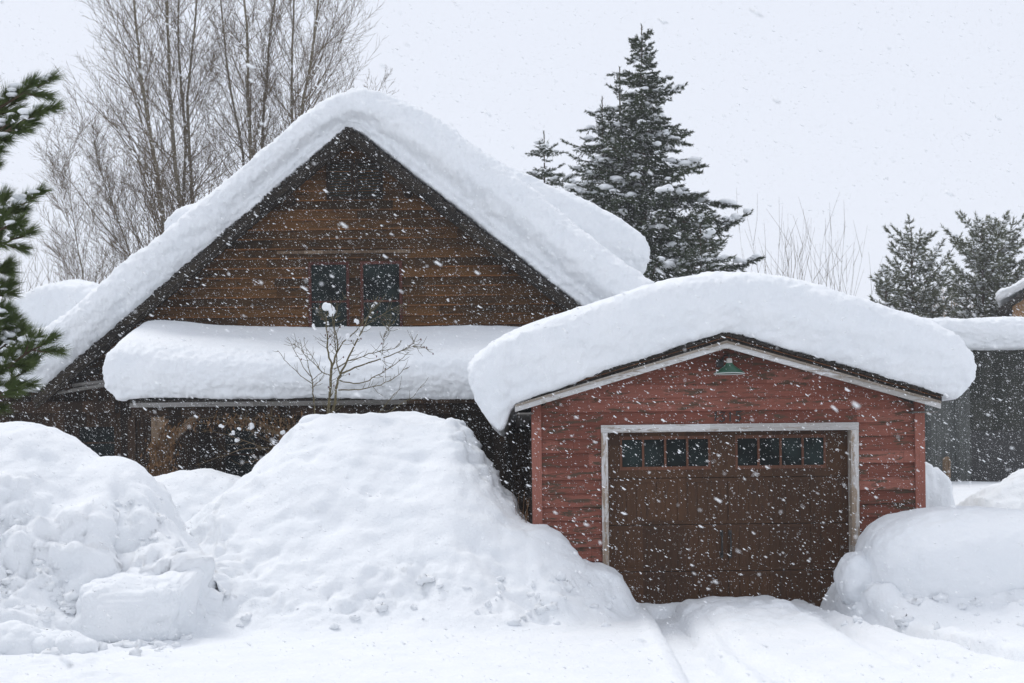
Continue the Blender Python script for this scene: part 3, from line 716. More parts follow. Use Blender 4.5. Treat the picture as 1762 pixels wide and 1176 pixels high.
snow_load('roof_snow', [(1468,596),(1470,575),(1490,556),(1540,546),(1600,544),(1660,545),(1762,545),(1900,544),(2100,546),(2160,556),(2172,575),(2174,596)],
          [(1468,596),(1490,600),(1600,600),(1762,600),(1900,600),(2100,600),(2150,600),(2174,596)],
          SY-.42, SY+7.2, 'flat even snow layer on the charcoal shed roof at the right edge', bulge=.28, round_=.45, n=260, amp=.04, seed=7, ease=False)
pw = W(1627, 820, 20.4)
m = MB(); m.tube([(pw.x, 20.4, .3), (pw.x+.02, 20.4, 1.7), (pw.x+.01, 20.42, W(1629, 789, 20.4).z)], [.06, .058, .05], 9)
tag(m.build('wooden_post', M_POST, None, True), 'short round wooden post poking out of the snow by the charcoal shed', 'post')

# far house
HY = 42.; hk = HY/58
hx, hz = W(1742, 520, HY).x, W(1742, 522, HY).z
hs = empty('house', (hx, HY, 0), 'tan stucco house corner under a snowy sloping roof at the far right edge', 'house')
m = MB(); m.prism([(hx, 0), (hx+9*hk, 0), (hx+9*hk, hz-.1), (hx+4.5*hk, hz+2.7*hk), (hx, hz-.1)], HY, HY+6); m.build('wall', M_STUCCO, hs)
m = MB(); m.prism([(hx-.5*hk, hz-.4*hk), (hx+4.5*hk, hz+2.75*hk), (hx+4.5*hk, hz+2.95*hk), (hx-.5*hk, hz-.2*hk)], HY-.4, HY+6.5); m.prism([(hx+4.5*hk, hz+2.75*hk), (hx+9.5*hk, hz-.4*hk), (hx+9.5*hk, hz-.2*hk), (hx+4.5*hk, hz+2.95*hk)], HY-.4, HY+6.5)
m.build('roof', M_TAR, hs)
hsn = snow_load('roof_snow', [(1724,512),(1725,502),(1732,496),(1745,492),(1770,480),(1850,420),(1912,396),(1980,420),(2110,500),(2118,512)],
          [(1724,512),(1728,518),(1737,513),(1770,498),(1850,448),(1912,412),(1980,440),(2100,516),(2118,512)],
          HY-.42, HY+6.6, 'snow layer with a rounded lip on the far tan house roof', bulge=.3, round_=.5, n=120, amp=.05, seed=8, ease=False)
ya = -math.atan2(hx, HY)-.03            # the house stands turned, its eave running along the line of sight
hs.rotation_euler.z = ya; hp = Vector((hx, HY, 0)); hsn.matrix_world = Matrix.Translation(hp) @ Matrix.Rotation(ya, 4, 'Z') @ Matrix.Translation(-hp)

# ------------------------------------------------------------------ snow lumps in front: block and mushroom cap
def lump_mesh(name, cx, cy, cz, rx, ry, rz_, e, amp, label, seed=0, nu=200, nv=110, mat=None, cat='snow mound', skew=0, kind=None, flatten=0., rotz=0, cob=0., tilt=0., crack=False):
    """rounded super-ellipsoid with a lumpy surface"""
    u = np.linspace(0, 2*np.pi, nu, endpoint=False); v = np.linspace(-np.pi/2, np.pi/2, nv); U, V_ = np.meshgrid(u, v, indexing='ij')
    f = lambda t, p: np.sign(t)*np.abs(t)**p
    x = f(np.cos(V_), e)*f(np.cos(U), e); y = f(np.cos(V_), e)*f(np.sin(U), e); z = f(np.sin(V_), e)
    N = np.stack([x, y, z], -1); N /= np.linalg.norm(N, axis=-1, keepdims=True)
    P = np.stack([x*rx+skew*z*rz_, y*ry, z*rz_], -1)
    S = P+seed*5.3
    P = P + N*(amp*.7*fbm(S*2.2, 3)+amp*.3*fbm(S*9, 3)+amp*.9*gnoise(S*1.2)+cob*(cobble(S*3.2)*.10+cobble(S*8)*.04-.03))[..., None]
    if crack:
        g_ = np.exp(-((P[..., 0]-.12-.03*gnoise(P*9))/.012)**2)*(P[..., 1] < 0)*np.clip((P[..., 2]+.1)/.15, 0, 1); P[..., 1] += g_*.035
    P[..., 2] += tilt*P[..., 1]*(P[..., 2] > 0)
    c_, s_ = math.cos(rotz), math.sin(rotz)
    P = np.stack([P[..., 0]*c_-P[..., 1]*s_+cx, P[..., 0]*s_+P[..., 1]*c_+cy, P[..., 2]+cz], -1)
    id_ = np.arange(nu*nv).reshape(nu, nv); nx_ = np.roll(id_, -1, 0)
    Q = np.stack([id_[:, :-1], nx_[:, :-1], nx_[:, 1:], id_[:, 1:]], -1).reshape(-1, 4)
    o = link_np(name, P.reshape(-1, 3), Q, mat or M_SNOW); o['label'] = label; o['category'] = cat
    return o
q = W(1668, 962, 15.05)
lump_mesh('snow_mound', q.x+.12, q.y+.25, q.z-.10, 1.27, .95, .64, .74, .035, 'big smooth mushroom-shaped snow mound beside the right door jamb', 3, 320, 160, skew=-.03)
q = W(1479, 985, 15.1)
lump_mesh('snow_chunk', q.x, q.y+.05, q.z-.08, .23, .3, .30, .85, .03, 'knobbly snow chunk wedged between the mushroom mound and garage door', 4, 120, 70, cat='snow chunk', cob=.4)
q = W(541, 729, 16.95)
lump_mesh('snow_chunk', q.x, q.y-.05, q.z-.02, .19, .2, .135, .9, .015, 'small smooth snow knob on the left crest of the central bank below the sapling', 5, 110, 60, cat='snow chunk')
q = W(218, 1060, 13.25)
lump_mesh('snow_block', q.x, q.y+.50, q.z+.01, .50, .52, .33, .30, .05, 'squared plowed snow block with a flat cracked front at lower left', 6, 260, 150, M_CRUST, cat='snow block', rotz=-.12, skew=.08, cob=.8, tilt=.22, crack=True)
for px, py, Y, r, lb in ((70, 1088, 12.75, .2, 'knobbly snow chunk leaning left of the squared block'), (10, 1062, 12.7, .24, 'large snow chunk at the lower left edge of the picture'), (135, 1108, 12.7, .13, 'small snow chunk fallen in front of the squared block')):
    q = W(px, py, Y); lump_mesh('snow_chunk', q.x, q.y, ground_z(q.x, q.y)+r*.15, r*1.25, r, r*.8, .85, .03, lb, int(px), 100, 60, M_CRUST, cat='snow chunk', cob=.8)

if 1:
    q = hit(306, 1004); lump_mesh('snow_chunk', q.x+.03, q.y+.02, q.z-.05, .17, .17, .15, .85, .03, 'snow chunk tucked behind the right corner of the squared block', 9, 90, 50, M_CRUST, cat='snow chunk', cob=.6)
def crumbs():
    rg = np.random.default_rng(31); cs = []; rr = []
    for n, x0, x1, y0, y1 in ((330, -20, 320, 860, 1120), (110, -20, 330, 1060, 1125), (40, 300, 1060, 1010, 1085), (36, 1450, 1762, 1015, 1080), (20, 860, 1060, 990, 1080)):
        for _ in range(n):
            px = rg.uniform(x0, x1); py = rg.uniform(y0, y1)
            if 130 < px < 315 and 985 < py < 1108: continue
            p = hit(px, py); r = .012+.055*rg.random()**2.2; gz = ground_z(p.x, p.y)
            if abs(gz-p.z) > .1 or p.y > 15.6: continue
            cs.append((p.x, p.y, gz-r*.12)); rr.append((r*rg.uniform(.8, 1.5), r*rg.uniform(.8, 1.3), r*rg.uniform(.6, .95)))
    V, Fq = blobs(np.array(cs), np.array(rr), 4, .8); tag(link_np('snow_crumbs', V, Fq, M_CRUST), kind='stuff')
# ------------------------------------------------------------------ bare trees
def smooth_path(pts, n):
    P = np.array([tuple(p) for p in pts]); 
    d = np.concatenate([[0], np.cumsum(np.linalg.norm(np.diff(P, axis=0), axis=1))])
    t = np.linspace(0, d[-1], n); return [Vector([float(np.interp(a, d, P[:, k])) for k in range(3)]) for a in t]
def grow(mb, start, d, L, r, rd, level, spread, up, sides=3, n=5, kids=(8, 4, 3), ratio=.36, taper=.2, droop=0):
    pts = [start]; rs = [r]; dirs = []; p = start.copy(); d = d.normalized(); seg = L/n
    for i in range(n):
        d = (d + Vector((rd.gauss(0, .07), rd.gauss(0, .07), rd.gauss(0, .05)+up*.12))).normalized()
        p = p + d*seg; pts.append(p.copy()); rs.append(r*(1-(1-taper)*(i+1)/n)); dirs.append(d.copy())
    mb.tube(pts, rs, sides, False)
    if level <= 0: return
    k = kids[level-1]
    for j in range(k):
        t = .15+.82*(j+rd.random())/k; i = min(int(t*n), n-1); q = pts[i].lerp(pts[i+1], t*n-i)
        ax = dirs[i]; a = rd.uniform(0, 6.28)
        pr_ = ax.orthogonal().normalized(); pr_ = Matrix.Rotation(a, 3, ax) @ pr_
        ang = spread*rd.uniform(.7, 1.3); nd = ax*math.cos(ang)+pr_*math.sin(ang)
        grow(mb, q, nd, L*ratio*(1.25-t*.7)*rd.uniform(.6, 1.3), max(r*.5*(1-.5*t), TW), rd, level-1, spread, up, 3, 3 if level > 1 else 2, kids, .42, .4)
TW = .006
def bare_tree(spec, Y, width, label, group, seed, crown=(3.6, 1.6), nb=40, lean_x=0, zlow=3.2, name='bare_tree', kids=(4, 8), tw=.0065, h_top=None, extra_top=4.5):
    global TW
    TW = tw; rd = random.Random(seed); P = [W(px, py, Y) for px, py in spec]
    low = P[0]; dirn = (P[0]-P[1]); base_ = low+dirn*((low.z-.0)/max(.01, -dirn.z))*.5; base_.z = 0.3; base_.y = Y
    base_.x = low.x+(base_.x-low.x)*.4
    ext = P[-1]+(P[-1]-P[-2]).normalized()*extra_top; P = [base_]+P+[ext]
    P = [p+Vector((0, rd.uniform(-.25, .25), 0)) for p in P]
    path = smooth_path(P, 26); n = len(path)
    t = empty(name, (base_.x, Y, 0), label, 'tree', group)
    m = MB(); rad = [width/2*(1-.88*(i/(n-1))**1.1) for i in range(n)]; 
    path = [p+Vector((rd.gauss(0, .012), rd.gauss(0, .012), 0)) for p in path]
    m.tube(path, rad, 9); m.build('trunk', M_BARK, t, True)
    m = MB(); zt = path[-1].z
    for b in range(nb):
        f = (b+rd.random())/nb; z = zlow+(zt-zlow)*f**.9
        i = next((k for k in range(n-1) if path[k+1].z >= z), n-2)
        q = path[i].lerp(path[i+1], min(1, max(0, (z-path[i].z)/max(.01, path[i+1].z-path[i].z))))
        a = rd.uniform(0, 6.28); L = (crown[0]*(1-f)+crown[1]*f)*rd.uniform(.55, 1.15)
        d = Vector((math.cos(a)+lean_x, math.sin(a), 0)).normalized(); el = rd.uniform(.6, 1.12)
        d = Vector((d.x*math.cos(el), d.y*math.cos(el), math.sin(el)))
        grow(m, q, d, L, max(rad[i]*.33, tw*1.6), rd, 2, .62, .9, 4, 6, kids, .46)
    m.build('branches', M_TWIG, t)
    return t
GR = 'bare cottonwood trees behind the cabin'
specs = [
 ([(283,374),(259,238),(242,110),(232,0)], 47, .24, 'bare cottonwood leaning left, the left one of the stout trunks left of the cabin peak', -.7, (4.6, 1.8), 46),
 ([(312,357),(300,255),(289,128),(289,0)], 48, .25, 'straight bare cottonwood with the thickest trunk above the left snow slope', -.2, (3.6, 1.6), 40),
 ([(318,349),(319,234),(308,106),(304,0)], 49.5, .2, 'bare cottonwood just right of the thickest trunk, almost touching it', 0, (3.2, 1.4), 30),
 ([(329,340),(322,170),(330,85),(336,0)], 48.7, .2, 'slender upright bare cottonwood, rightmost trunk of the left clump', .3, (3.4, 1.6), 36),
 ([(420,272),(408,204),(391,127),(380,20)], 50, .17, 'thin bare cottonwood curving left between the two clumps', -.3, (3.2, 1.5), 32),
 ([(430,272),(429,170),(425,64),(419,0)], 48, .24, 'stout straight bare cottonwood, left trunk of the clump nearer the cabin peak', 0, (3.4, 1.6), 38),
 ([(451,255),(455,170),(466,51),(472,0)], 49, .21, 'bare cottonwood bending slightly right beside the stout straight trunk', .1, (3.4, 1.6), 38),
 ([(502,212),(504,106),(506,0)], 49, .19, 'bare cottonwood rising straight left of the forked pair near the cabin peak', .1, (3.4, 1.6), 36),
 ([(519,191),(536,106),(546,0)], 48, .23, 'bare cottonwood leaning right, nearest to the cabin peak, with wide right branches', .7, (4.6, 2.2), 48),
 ([(223,442),(190,350),(168,270)], 46, .14, 'smaller bare tree leaning left at the outer edge of the left clump', -.4, (3.2, 1.7), 34),
 ([(142,472),(134,417),(112,300)], 45, .09, 'low thin bare tree furthest left, between pine boughs and cottonwoods', -.2, (2.8, 1.4), 28)]
for k, (sp, Y, wd, lb, ln, cw, nb) in enumerate(specs):
    small = k >= 9
    bare_tree(sp, Y, wd, lb, GR, 50+k, (cw[0]*1.12, cw[1]*1.25), int(nb*1.5), ln*.9, 5.0 if not small else 3.5, name='bare_tree', tw=.0055, kids=(6, 10), extra_top=(4.5 if not small else .6))
bare_tree([(640,330),(650,240),(640,185)], 52, .10, 'small bare tree peeping over the snow right of the cottonwoods', GR, 99, (3.2, 1.2), 26, .5, 7.5, extra_top=.5)
def bush(px0, px1, pyb, pyt, Y, n, mat, label, group, seed, rs=.012, name='bare_shrub', kids=(3, 5), lv=1, cat='shrub'):
    global TW
    TW = rs*.5; rd = random.Random(seed); cx = (px0+px1)/2; b = W(cx, pyb, Y)
    m = MB()
    for i in range(n):
        u = rd.uniform(-1, 1); tpx = cx+(px1-px0)/2*u; tpy = pyt+(pyb-pyt)*(.42*abs(u)**1.5+.35*rd.random())
        T = W(tpx, tpy, Y)+Vector((0, rd.uniform(-1, 1)*(px1-px0)/2/F*Y, 0)); s = Vector((b.x+u*.3*(T.x-b.x)+rd.gauss(0, .2), Y+rd.gauss(0, .25), .2))
        d = T-s; grow(m, s, Vector((d.x*.6, d.y*.6, d.z)), d.length, rs*rd.uniform(.7, 1.3), rd, lv, .42, .7, 3, 8, kids, .24)
    o = m.build(name, mat); return tag(o, label, cat, group)
bush(1300, 1392, 500, 345, 42, 26, M_TWIG, 'bare upright shrub right of the big spruce, left of its pair', 'bare shrubs above the garage snow', 1, .014, kids=(4, 6))
bush(1375, 1462, 500, 360, 43, 24, M_TWIG, 'bare rounded shrub above the garage snow, right of its pair', 'bare shrubs above the garage snow', 2, .014, kids=(4, 6))
bush(-30, 60, 480, 395, 44, 30, M_TWIG, 'faint bare brush behind the pine boughs at the left edge', 'bare brush at the left', 3, .012, kids=(4, 6))
bush(50, 190, 490, 400, 44, 34, M_TWIG, 'low bare brush between the pine boughs and left snow mound', 'bare brush at the left', 4, .012, kids=(4, 6))
bush(1590, 1665, 560, 480, 50, 70, M_WILLOW, 'tan willow brush between the two far pines', None, 5, .02, 'willow_shrub', kids=(5, 8))
bush(1680, 1745, 560, 505, 52, 50, M_WILLOW, 'tan willow brush low behind the right far pine', None, 6, .02, 'willow_shrub', kids=(5, 8))

# ------------------------------------------------------------------ needle trees
def needles(B, D, Lg, per, nl, nw, ang=.75, seed=0, tipbias=0.0):
    """thin triangles round each twig: B start, D unit direction, Lg length"""
    rg = np.random.default_rng(seed); B = np.repeat(np.asarray(B), per, 0); D = np.repeat(np.asarray(D), per, 0); Lg = np.repeat(np.asarray(Lg), per)
    n = len(B); t = rg.random(n)**(1-tipbias*.6); p = B+D*(Lg*t)[:, None]
    r = rg.normal(size=(n, 3)); r -= D*(r*D).sum(1)[:, None]; r /= np.linalg.norm(r, axis=1)[:, None]
    a = ang*rg.uniform(.6, 1.3, n)*(1-.5*tipbias*t); d = D*np.cos(a)[:, None]+r*np.sin(a)[:, None]
    s = np.cross(d, rg.normal(size=(n, 3))); s /= np.linalg.norm(s, axis=1)[:, None]
    ln = (nl*rg.uniform(.7, 1.2, n))[:, None]; w_ = (nw*.5)
    V = np.stack([p-s*w_, p+s*w_, p+d*ln+s*w_*.3], 1).reshape(-1, 3)
    return V, np.arange(3*n).reshape(-1, 3)
_ico = None
def blobs(C_, R_, seed=0, kn=.5):
    """squashed knobbly snow pats; C_ (n,3) centres, R_ (n,3) radii"""
    u = np.linspace(0, 2*np.pi, 9, endpoint=False); v = np.linspace(-1.2, 1.35, 6); U, V_ = np.meshgrid(u, v, indexing='ij')
    S = np.stack([np.cos(V_)*np.cos(U), np.cos(V_)*np.sin(U), np.sin(V_)], -1).reshape(-1, 3); k = len(S)
    id_ = np.arange(54).reshape(9, 6); nx_ = np.roll(id_, -1, 0); q = np.stack([id_[:, :-1], nx_[:, :-1], nx_[:, 1:], id_[:, 1:]], -1).reshape(-1, 4)
    n = len(C_); P = C_[:, None, :]+S[None]*R_[:, None, :]
    P = P+gnoise((P if kn == .5 else P*5)*5.+seed)[..., None]*R_.mean(1)[:, None, None]*kn*S[None]
    Q = (q[None]+(np.arange(n)*k)[:, None, None]).reshape(-1, 4)
    top = np.stack([id_[0, -1], id_[2, -1], id_[4, -1], id_[6, -1]])[None]+(np.arange(n)*k)[:, None]
    return P.reshape(-1, 3), np.concatenate([Q, top])
crumbs()
def conifer(px, Y, py_top, prof, label, group, seed, name='spruce_tree', zb=2.0, whorl=.34, per_whorl=7, rise=.15, droop=.35, tipup=.25, nl=.085, nw=.020, per=16,
            mat=None, snow=.6, bl=.10, trunk_r=.17, lean=0, ang=.7, leader=1.0, snow_r=.12, den=1., dust=.22):
    """prof: list of (py, left px, right px) half-widths of the crown at that height in the photo"""
    rd = random.Random(seed); top_ = W(px, py_top, Y); t = empty(name, (top_.x, Y, 0), label, 'tree', group)
    sc = Y/F
    zz = np.array([W(px, p[0], Y).z for p in prof])[::-1]; LL = np.array([p[1]*sc for p in prof])[::-1]; RR = np.array([p[2]*sc for p in prof])[::-1]
    m = MB(); m.tube([(top_.x+lean, Y, 0), (top_.x+lean*.4, Y, top_.z*.5), (top_.x, Y, top_.z-.02)], [trunk_r, trunk_r*.55, .012], 8)
    wood = MB(); B = []; D = []; Lg = []; SC_ = []; SR = []
    def twig(p, d, L):
        B.append(tuple(p)); D.append(tuple(d)); Lg.append(L)
    twig(Vector((top_.x, Y, top_.z-.75*leader)), Vector((0, 0, 1)), .75*leader)
    twig(Vector((top_.x, Y, top_.z-.75*leader)), Vector((0, 0, 1)), .7*leader)
    for kk in range(4):
        a = rd.uniform(0, 6.28); twig(Vector((top_.x, Y, top_.z-.6*leader)), Vector((math.cos(a)*.45, math.sin(a)*.45, .9)).normalized(), .34*leader)
    z = top_.z-.55*leader
    while z > zb:
        fr = (top_.z-z)
        k = per_whorl if fr > 1.2 else max(4, per_whorl-3); a0 = rd.uniform(0, 6.28)
        for j in range(k):
            a = a0+6.28*j/k+rd.uniform(-.35, .35); c = math.cos(a); s = math.sin(a)
            l_ = np.interp(z, zz, LL); r_ = np.interp(z, zz, RR); w_ = (1+c)/2
            L = (r_*w_+l_*(1-w_))*rd.uniform(.52, 1.2)
            L = max(L, .22)*(1 if rd.random() < .85 else 1.25)
            zj = z+rd.uniform(-.3, .3); drp = droop*rd.uniform(.3, 1.7)
            h = Vector((c, s, 0)); pts = []
            n = max(4, int(L/.22)+2); ri = rise+ (.55 if fr < 1.6 else 0)*(1-fr/1.6 if fr < 1.6 else 0)
            for i in range(n+1):
                u = i/n; pts.append(Vector((top_.x+lean*(1-zj/top_.z), Y, zj))+h*(L*u)+Vector((0, 0, L*(ri*u-drp*u*u+tipup*u**3))))
            wood.tube(pts, [max(.006, .018*L*(1-u/(n+1)*.8)) for u in range(n+1)], 3, False)
            s_ = .12
            steps = max(3, int(L/bl*den))
            for q in range(steps):
                u = s_+(1-s_)*(q+rd.random()*.6)/steps; i = min(int(u*n), n-1); p = pts[i].lerp(pts[i+1], u*n-i); ax = (pts[i+1]-pts[i]).normalized()
                side = Vector((-ax.y, ax.x, 0)).normalized()
                for sg in (-1, 1):
                    if rd.random() < .12: continue
                    an = rd.uniform(.6, 1.05); d = (ax*math.cos(an)+side*sg*math.sin(an)+Vector((0, 0, rd.uniform(-.42, .2)))).normalized()
                    tl = (.34*L*(1-u)+.10)*rd.uniform(.6, 1.15); tl = min(tl, .6)
                    twig(p, d, tl)
                    if rd.random() < dust: g_ = rd.uniform(.022, .05); SC_.append(tuple(p+d*tl*rd.uniform(.3, .9)+Vector((0, 0, .03)))); SR.append((g_*rd.uniform(1, 1.8), g_*rd.uniform(1, 1.8), g_*.6))
                    if tl > .28:
                        for w2 in range(2):
                            p2 = p+d*tl*rd.uniform(.3, .8); twig(p2, (d+Vector((rd.gauss(0, .6), rd.gauss(0, .6), rd.uniform(-.5, .1)))).normalized(), tl*.5)
                if rd.random() < snow*(.2+.8*u)*max(0, (gnoise(np.array([[p.x*1.1, p.y*1.1, p.z*1.6+seed]]))[0]+.15)*3) and L > .4:
                    g_ = rd.uniform(.4, 1.3)*snow_r*(.55+.5*min(1, L/1.6))
                    SC_.append(tuple(p+side*rd.uniform(-.5, .5)*L*.16+Vector((0, 0, .035+g_*.2)))); SR.append((g_*rd.uniform(.8, 1.5), g_*rd.uniform(.8, 1.5), g_*rd.uniform(.38, .6)))
            twig(pts[-2], (pts[-1]-pts[-2]).normalized(), (pts[-1]-pts[-2]).length+.10)
            twig(pts[-2], (pts[-1]-pts[-2]).normalized(), (pts[-1]-pts[-2]).length+.10)
        z -= whorl*rd.uniform(.8, 1.25)*(.75 if fr < 1.5 else 1)
    m.build('trunk', M_CONE, t, True); wood.build('branches', M_CONE, t)
    Lg_ = np.array(Lg); V, Fq = needles(np.array(B), np.array(D), Lg_, per, nl, nw, ang, seed)
    link_np('crown', V, Fq, mat or M_SPRUCE, t, False)
    if SC_:
        V, Fq = blobs(np.array(SC_), np.array(SR), seed); tag(link_np('branch_snow', V, Fq, M_SNOW, t), kind='stuff')
    return t
GS = 'dark spruces behind the cabin roof'
conifer(1104, 36, 42, [(42,0,0),(95,12,14),(130,40,40),(160,24,52),(200,36,62),(240,60,82),(300,80,98),(350,110,112),(400,110,140),(440,115,185),(480,90,190),(520,90,150),(700,100,120)],
        'tallest dark spruce with snow-loaded boughs, pointed top against the sky', GS, 11, zb=2.2, whorl=.27, per_whorl=9, per=30, nw=.023, trunk_r=.2, bl=.085)
conifer(1066, 37.2, 114, [(114,0,0),(160,22,18),(200,34,30),(260,60,50),(320,80,60),(380,90,60),(480,90,70),(700,110,90)],
        'second spruce top just left of the tallest spruce', GS, 12, zb=3.5, whorl=.30, per_whorl=7, per=18, trunk_r=.13)
conifer(1036, 36.4, 165, [(165,0,0),(210,22,18),(260,50,40),(310,50,50),(350,66,50),(400,70,60),(480,75,60),(700,90,80)],
        'narrow spruce with a leaning tip, leftmost of the close spruce trio', GS, 13, zb=3.5, whorl=.30, per_whorl=7, per=18, trunk_r=.12)
conifer(936, 40, 224, [(224,0,0),(250,18,18),(290,44,36),(320,54,44),(360,62,54),(480,70,60),(700,80,80)],
        'small separate spruce peeking over the cabin snow, left of the big ones', GS, 14, zb=4.5, whorl=.32, per_whorl=7, per=18, trunk_r=.1)
conifer(1205, 33.5, 372, [(372,0,0),(400,35,30),(430,45,52),(460,50,62),(520,70,60),(700,80,50)],
        'low dark spruce spreading right at the foot of the tallest spruce', GS, 15, zb=2.5, whorl=.26, per_whorl=9, per=18, trunk_r=.1, leader=.4)
GP = 'open grey-green pines beyond the shed'
pk = dict(name='pine_tree', rise=.7, droop=.3, tipup=.35, nl=.14, nw=.024, per=24, mat=M_PINEFAR, snow=.3, dust=.9, bl=.15, ang=.55, snow_r=.09, zb=3.0, whorl=.36, per_whorl=6, trunk_r=.12)
conifer(1568, 44, 394, [(394,0,0),(415,18,18),(440,40,40),(480,54,66),(510,60,78),(540,66,86),(600,70,90)], 'open upswept pine standing left of the tan brush', GP, 21, **pk)
conifer(1690, 46, 384, [(384,0,0),(415,30,24),(450,66,44),(480,66,56),(520,60,60),(600,65,60)], 'taller open pine left of its double top, nearest the tan house', GP, 22, **pk)
conifer(1718, 46.5, 378, [(378,0,0),(405,18,30),(440,36,66),(480,48,70),(520,50,76),(600,60,80)], 'pine with the highest of the far tops, rightmost in the row', GP, 23, **pk)
conifer(1524, 43, 460, [(460,0,0),(480,14,12),(510,22,18),(560,24,20),(640,30,30)], 'smallest far pine at the left end of the row', GP, 24, **dict(pk, whorl=.3))

# ------------------------------------------------------------------ near pine at the left edge
def near_pine():
    rd = random.Random(77); Y = 8.2; tx = W(-330, 400, Y).x
    t = empty('pine_tree', (tx, Y, 0), 'near green pine whose long-needled snowy boughs reach in at the left edge', 'tree')
    m = MB(); m.tube([(tx-.1, Y, 0), (tx-.05, Y, 2), (tx, Y, 4.2), (tx, Y, 6)], [.16, .13, .08, .02], 10); m.build('trunk', M_CONE, t, True)
    wood = MB(); B = []; D = []; Lg = []; SN = []; SR = []
    def bough(z0, tip, r=.022, tufts=12, spread=.38, snow=1.):
        s = Vector((tx, Y, z0)); e = Vector(tip); L = (e-s).length
        mid = s.lerp(e, .55)+Vector((0, 0, -.05*L)); pts = []
        for i in range(9):
            u = i/8; pts.append(s*(1-u)**2+mid*(2*u*(1-u))+e*u*u)
        wood.tube(pts, [r*(1-.75*i/8) for i in range(9)], 6)
        for k in range(tufts):
            u = .45+.55*((k+rd.random())/tufts) if k else 1.
            i = min(int(u*8), 7); p = pts[i].lerp(pts[i+1], u*8-i); ax = (pts[i+1]-pts[i]).normalized()
            pr_ = Matrix.Rotation(rd.uniform(0, 6.28), 3, ax) @ ax.orthogonal().normalized(); an = rd.uniform(.35, .9) if k else .05
            d = (ax*math.cos(an)+pr_*math.sin(an)+Vector((0, 0, rd.uniform(-.25, .25)))).normalized()
            l_ = rd.uniform(.5, 1.)*spread*(1.25-u*.55)*.62
            q = p+d*l_; wood.tube([p, p.lerp(q, .5)+Vector((0, 0, -.01)), q], [.006, .005, .004], 4)
            B.append(tuple(p.lerp(q, .12))); D.append(tuple(d)); Lg.append(l_*.9)
            if rd.random() < .62*snow:
                for s2 in range(rd.randint(1, 3)):
                    c = p.lerp(q, rd.uniform(.1, .8))+Vector((rd.gauss(0, .012), rd.gauss(0, .02), .028)); g_ = rd.uniform(.014, .034)
                    SN.append(tuple(c)); SR.append((g_*1.5, g_*1.2, g_*.5))
    def at(px, py, dy=0.): return W(px, py, Y+dy)
    for z0, px, py, dy, n, sp in ((3.3,72,152,0,16,.40),(3.2,78,195,-.2,14,.34),(3.15,40,178,.1,14,.36),(3.0,15,232,.05,12,.3),(3.05,30,215,-.1,9,.26),
                              (2.75,62,348,0,14,.32),(2.7,38,385,-.15,12,.3),(2.6,46,408,.1,14,.32),(2.65,10,350,.2,9,.3),(2.5,4,300,.1,4,.15),
                              (2.3,22,500,.1,10,.3),(2.2,18,545,.0,10,.3),(2.4,20,462,.0,10,.28),(2.05,30,560,.1,9,.28),
                              (1.75,80,598,-.1,18,.42),(1.8,40,585,.1,14,.36),(1.6,58,640,.05,16,.4),(1.55,15,680,-.1,14,.36),(1.6,25,620,.2,14,.36),(1.5,-10,650,.0,12,.36)):
        bough(z0+rd.uniform(-.1, .1), at(px-24, py+4, dy), tufts=n, spread=sp)
    for k in range(30):
        z0 = rd.uniform(1.9, 5.2); a = rd.uniform(1.3, 5.0); L = .35+1.0*(1-z0/6.3)
        bough(z0, (tx+math.cos(a)*L, Y+math.sin(a)*L, z0+.25*L), tufts=9, spread=.36)
    wood.build('branches', M_CONE, t)
    V, Fq = needles(B, D, Lg, 280, .098, .0038, .62, 5, .6); link_np('needles', V, Fq, M_PINE, t, False)
    V, Fq = blobs(np.array(SN), np.array(SR), 3); tag(link_np('branch_snow', V, Fq, M_SNOW, t), kind='stuff')
near_pine()

# ------------------------------------------------------------------ sapling in the bank, shrub and dead vines under the porch
def stick(mb, pts, r0, r1, Y, k=6, dy=None):
    rd = random.Random(len(pts)*31+int(pts[0][0])); P = []
    for i, (a, b) in enumerate(pts): P.append(W(a, b, Y+(dy[i] if dy else (rd.uniform(-.5, .5)*i*.05))))
    P = smooth_path(P, len(P)*3); n = len(P)
    P = [p+Vector((rd.gauss(0, .004), rd.gauss(0, .01), rd.gauss(0, .004))) for p in P]
    mb.tube(P, [r0+(r1-r0)*i/(n-1) for i in range(n)], k, False); return P
def twiglets(mb, P, n, rd, L=.10, r=.0028, berry=None, lo=.2):
    for _ in range(n):
        u = lo+(1-lo)*rd.random(); i = min(int(u*(len(P)-1)), len(P)-2); p = P[i].lerp(P[i+1], rd.random()); ax = (P[i+1]-P[i]).normalized()
        pr_ = Matrix.Rotation(rd.uniform(0, 6.28), 3, ax) @ ax.orthogonal().normalized(); an = rd.uniform(.6, 1.3)
        d = ax*math.cos(an)+pr_*math.sin(an); l_ = L*rd.uniform(.3, 1.6); q = p+d*l_*.5; e = q+(d+Vector((0, 0, .4))).normalized()*l_*.5
        mb.tube([p, q, e], [r, r*.8, r*.5], 4, False)
        if berry is not None and rd.random() < .5: berry.append(e)
SPY = 17.0
sb = W(570, 735, SPY)
sap = empty('sapling', (sb.x, SPY, sb.z-.3), 'leafless sapling with forked olive stems and snow pats, rooted in the central bank', 'sapling')
rd = random.Random(5); m = MB(); br = []; berries = []
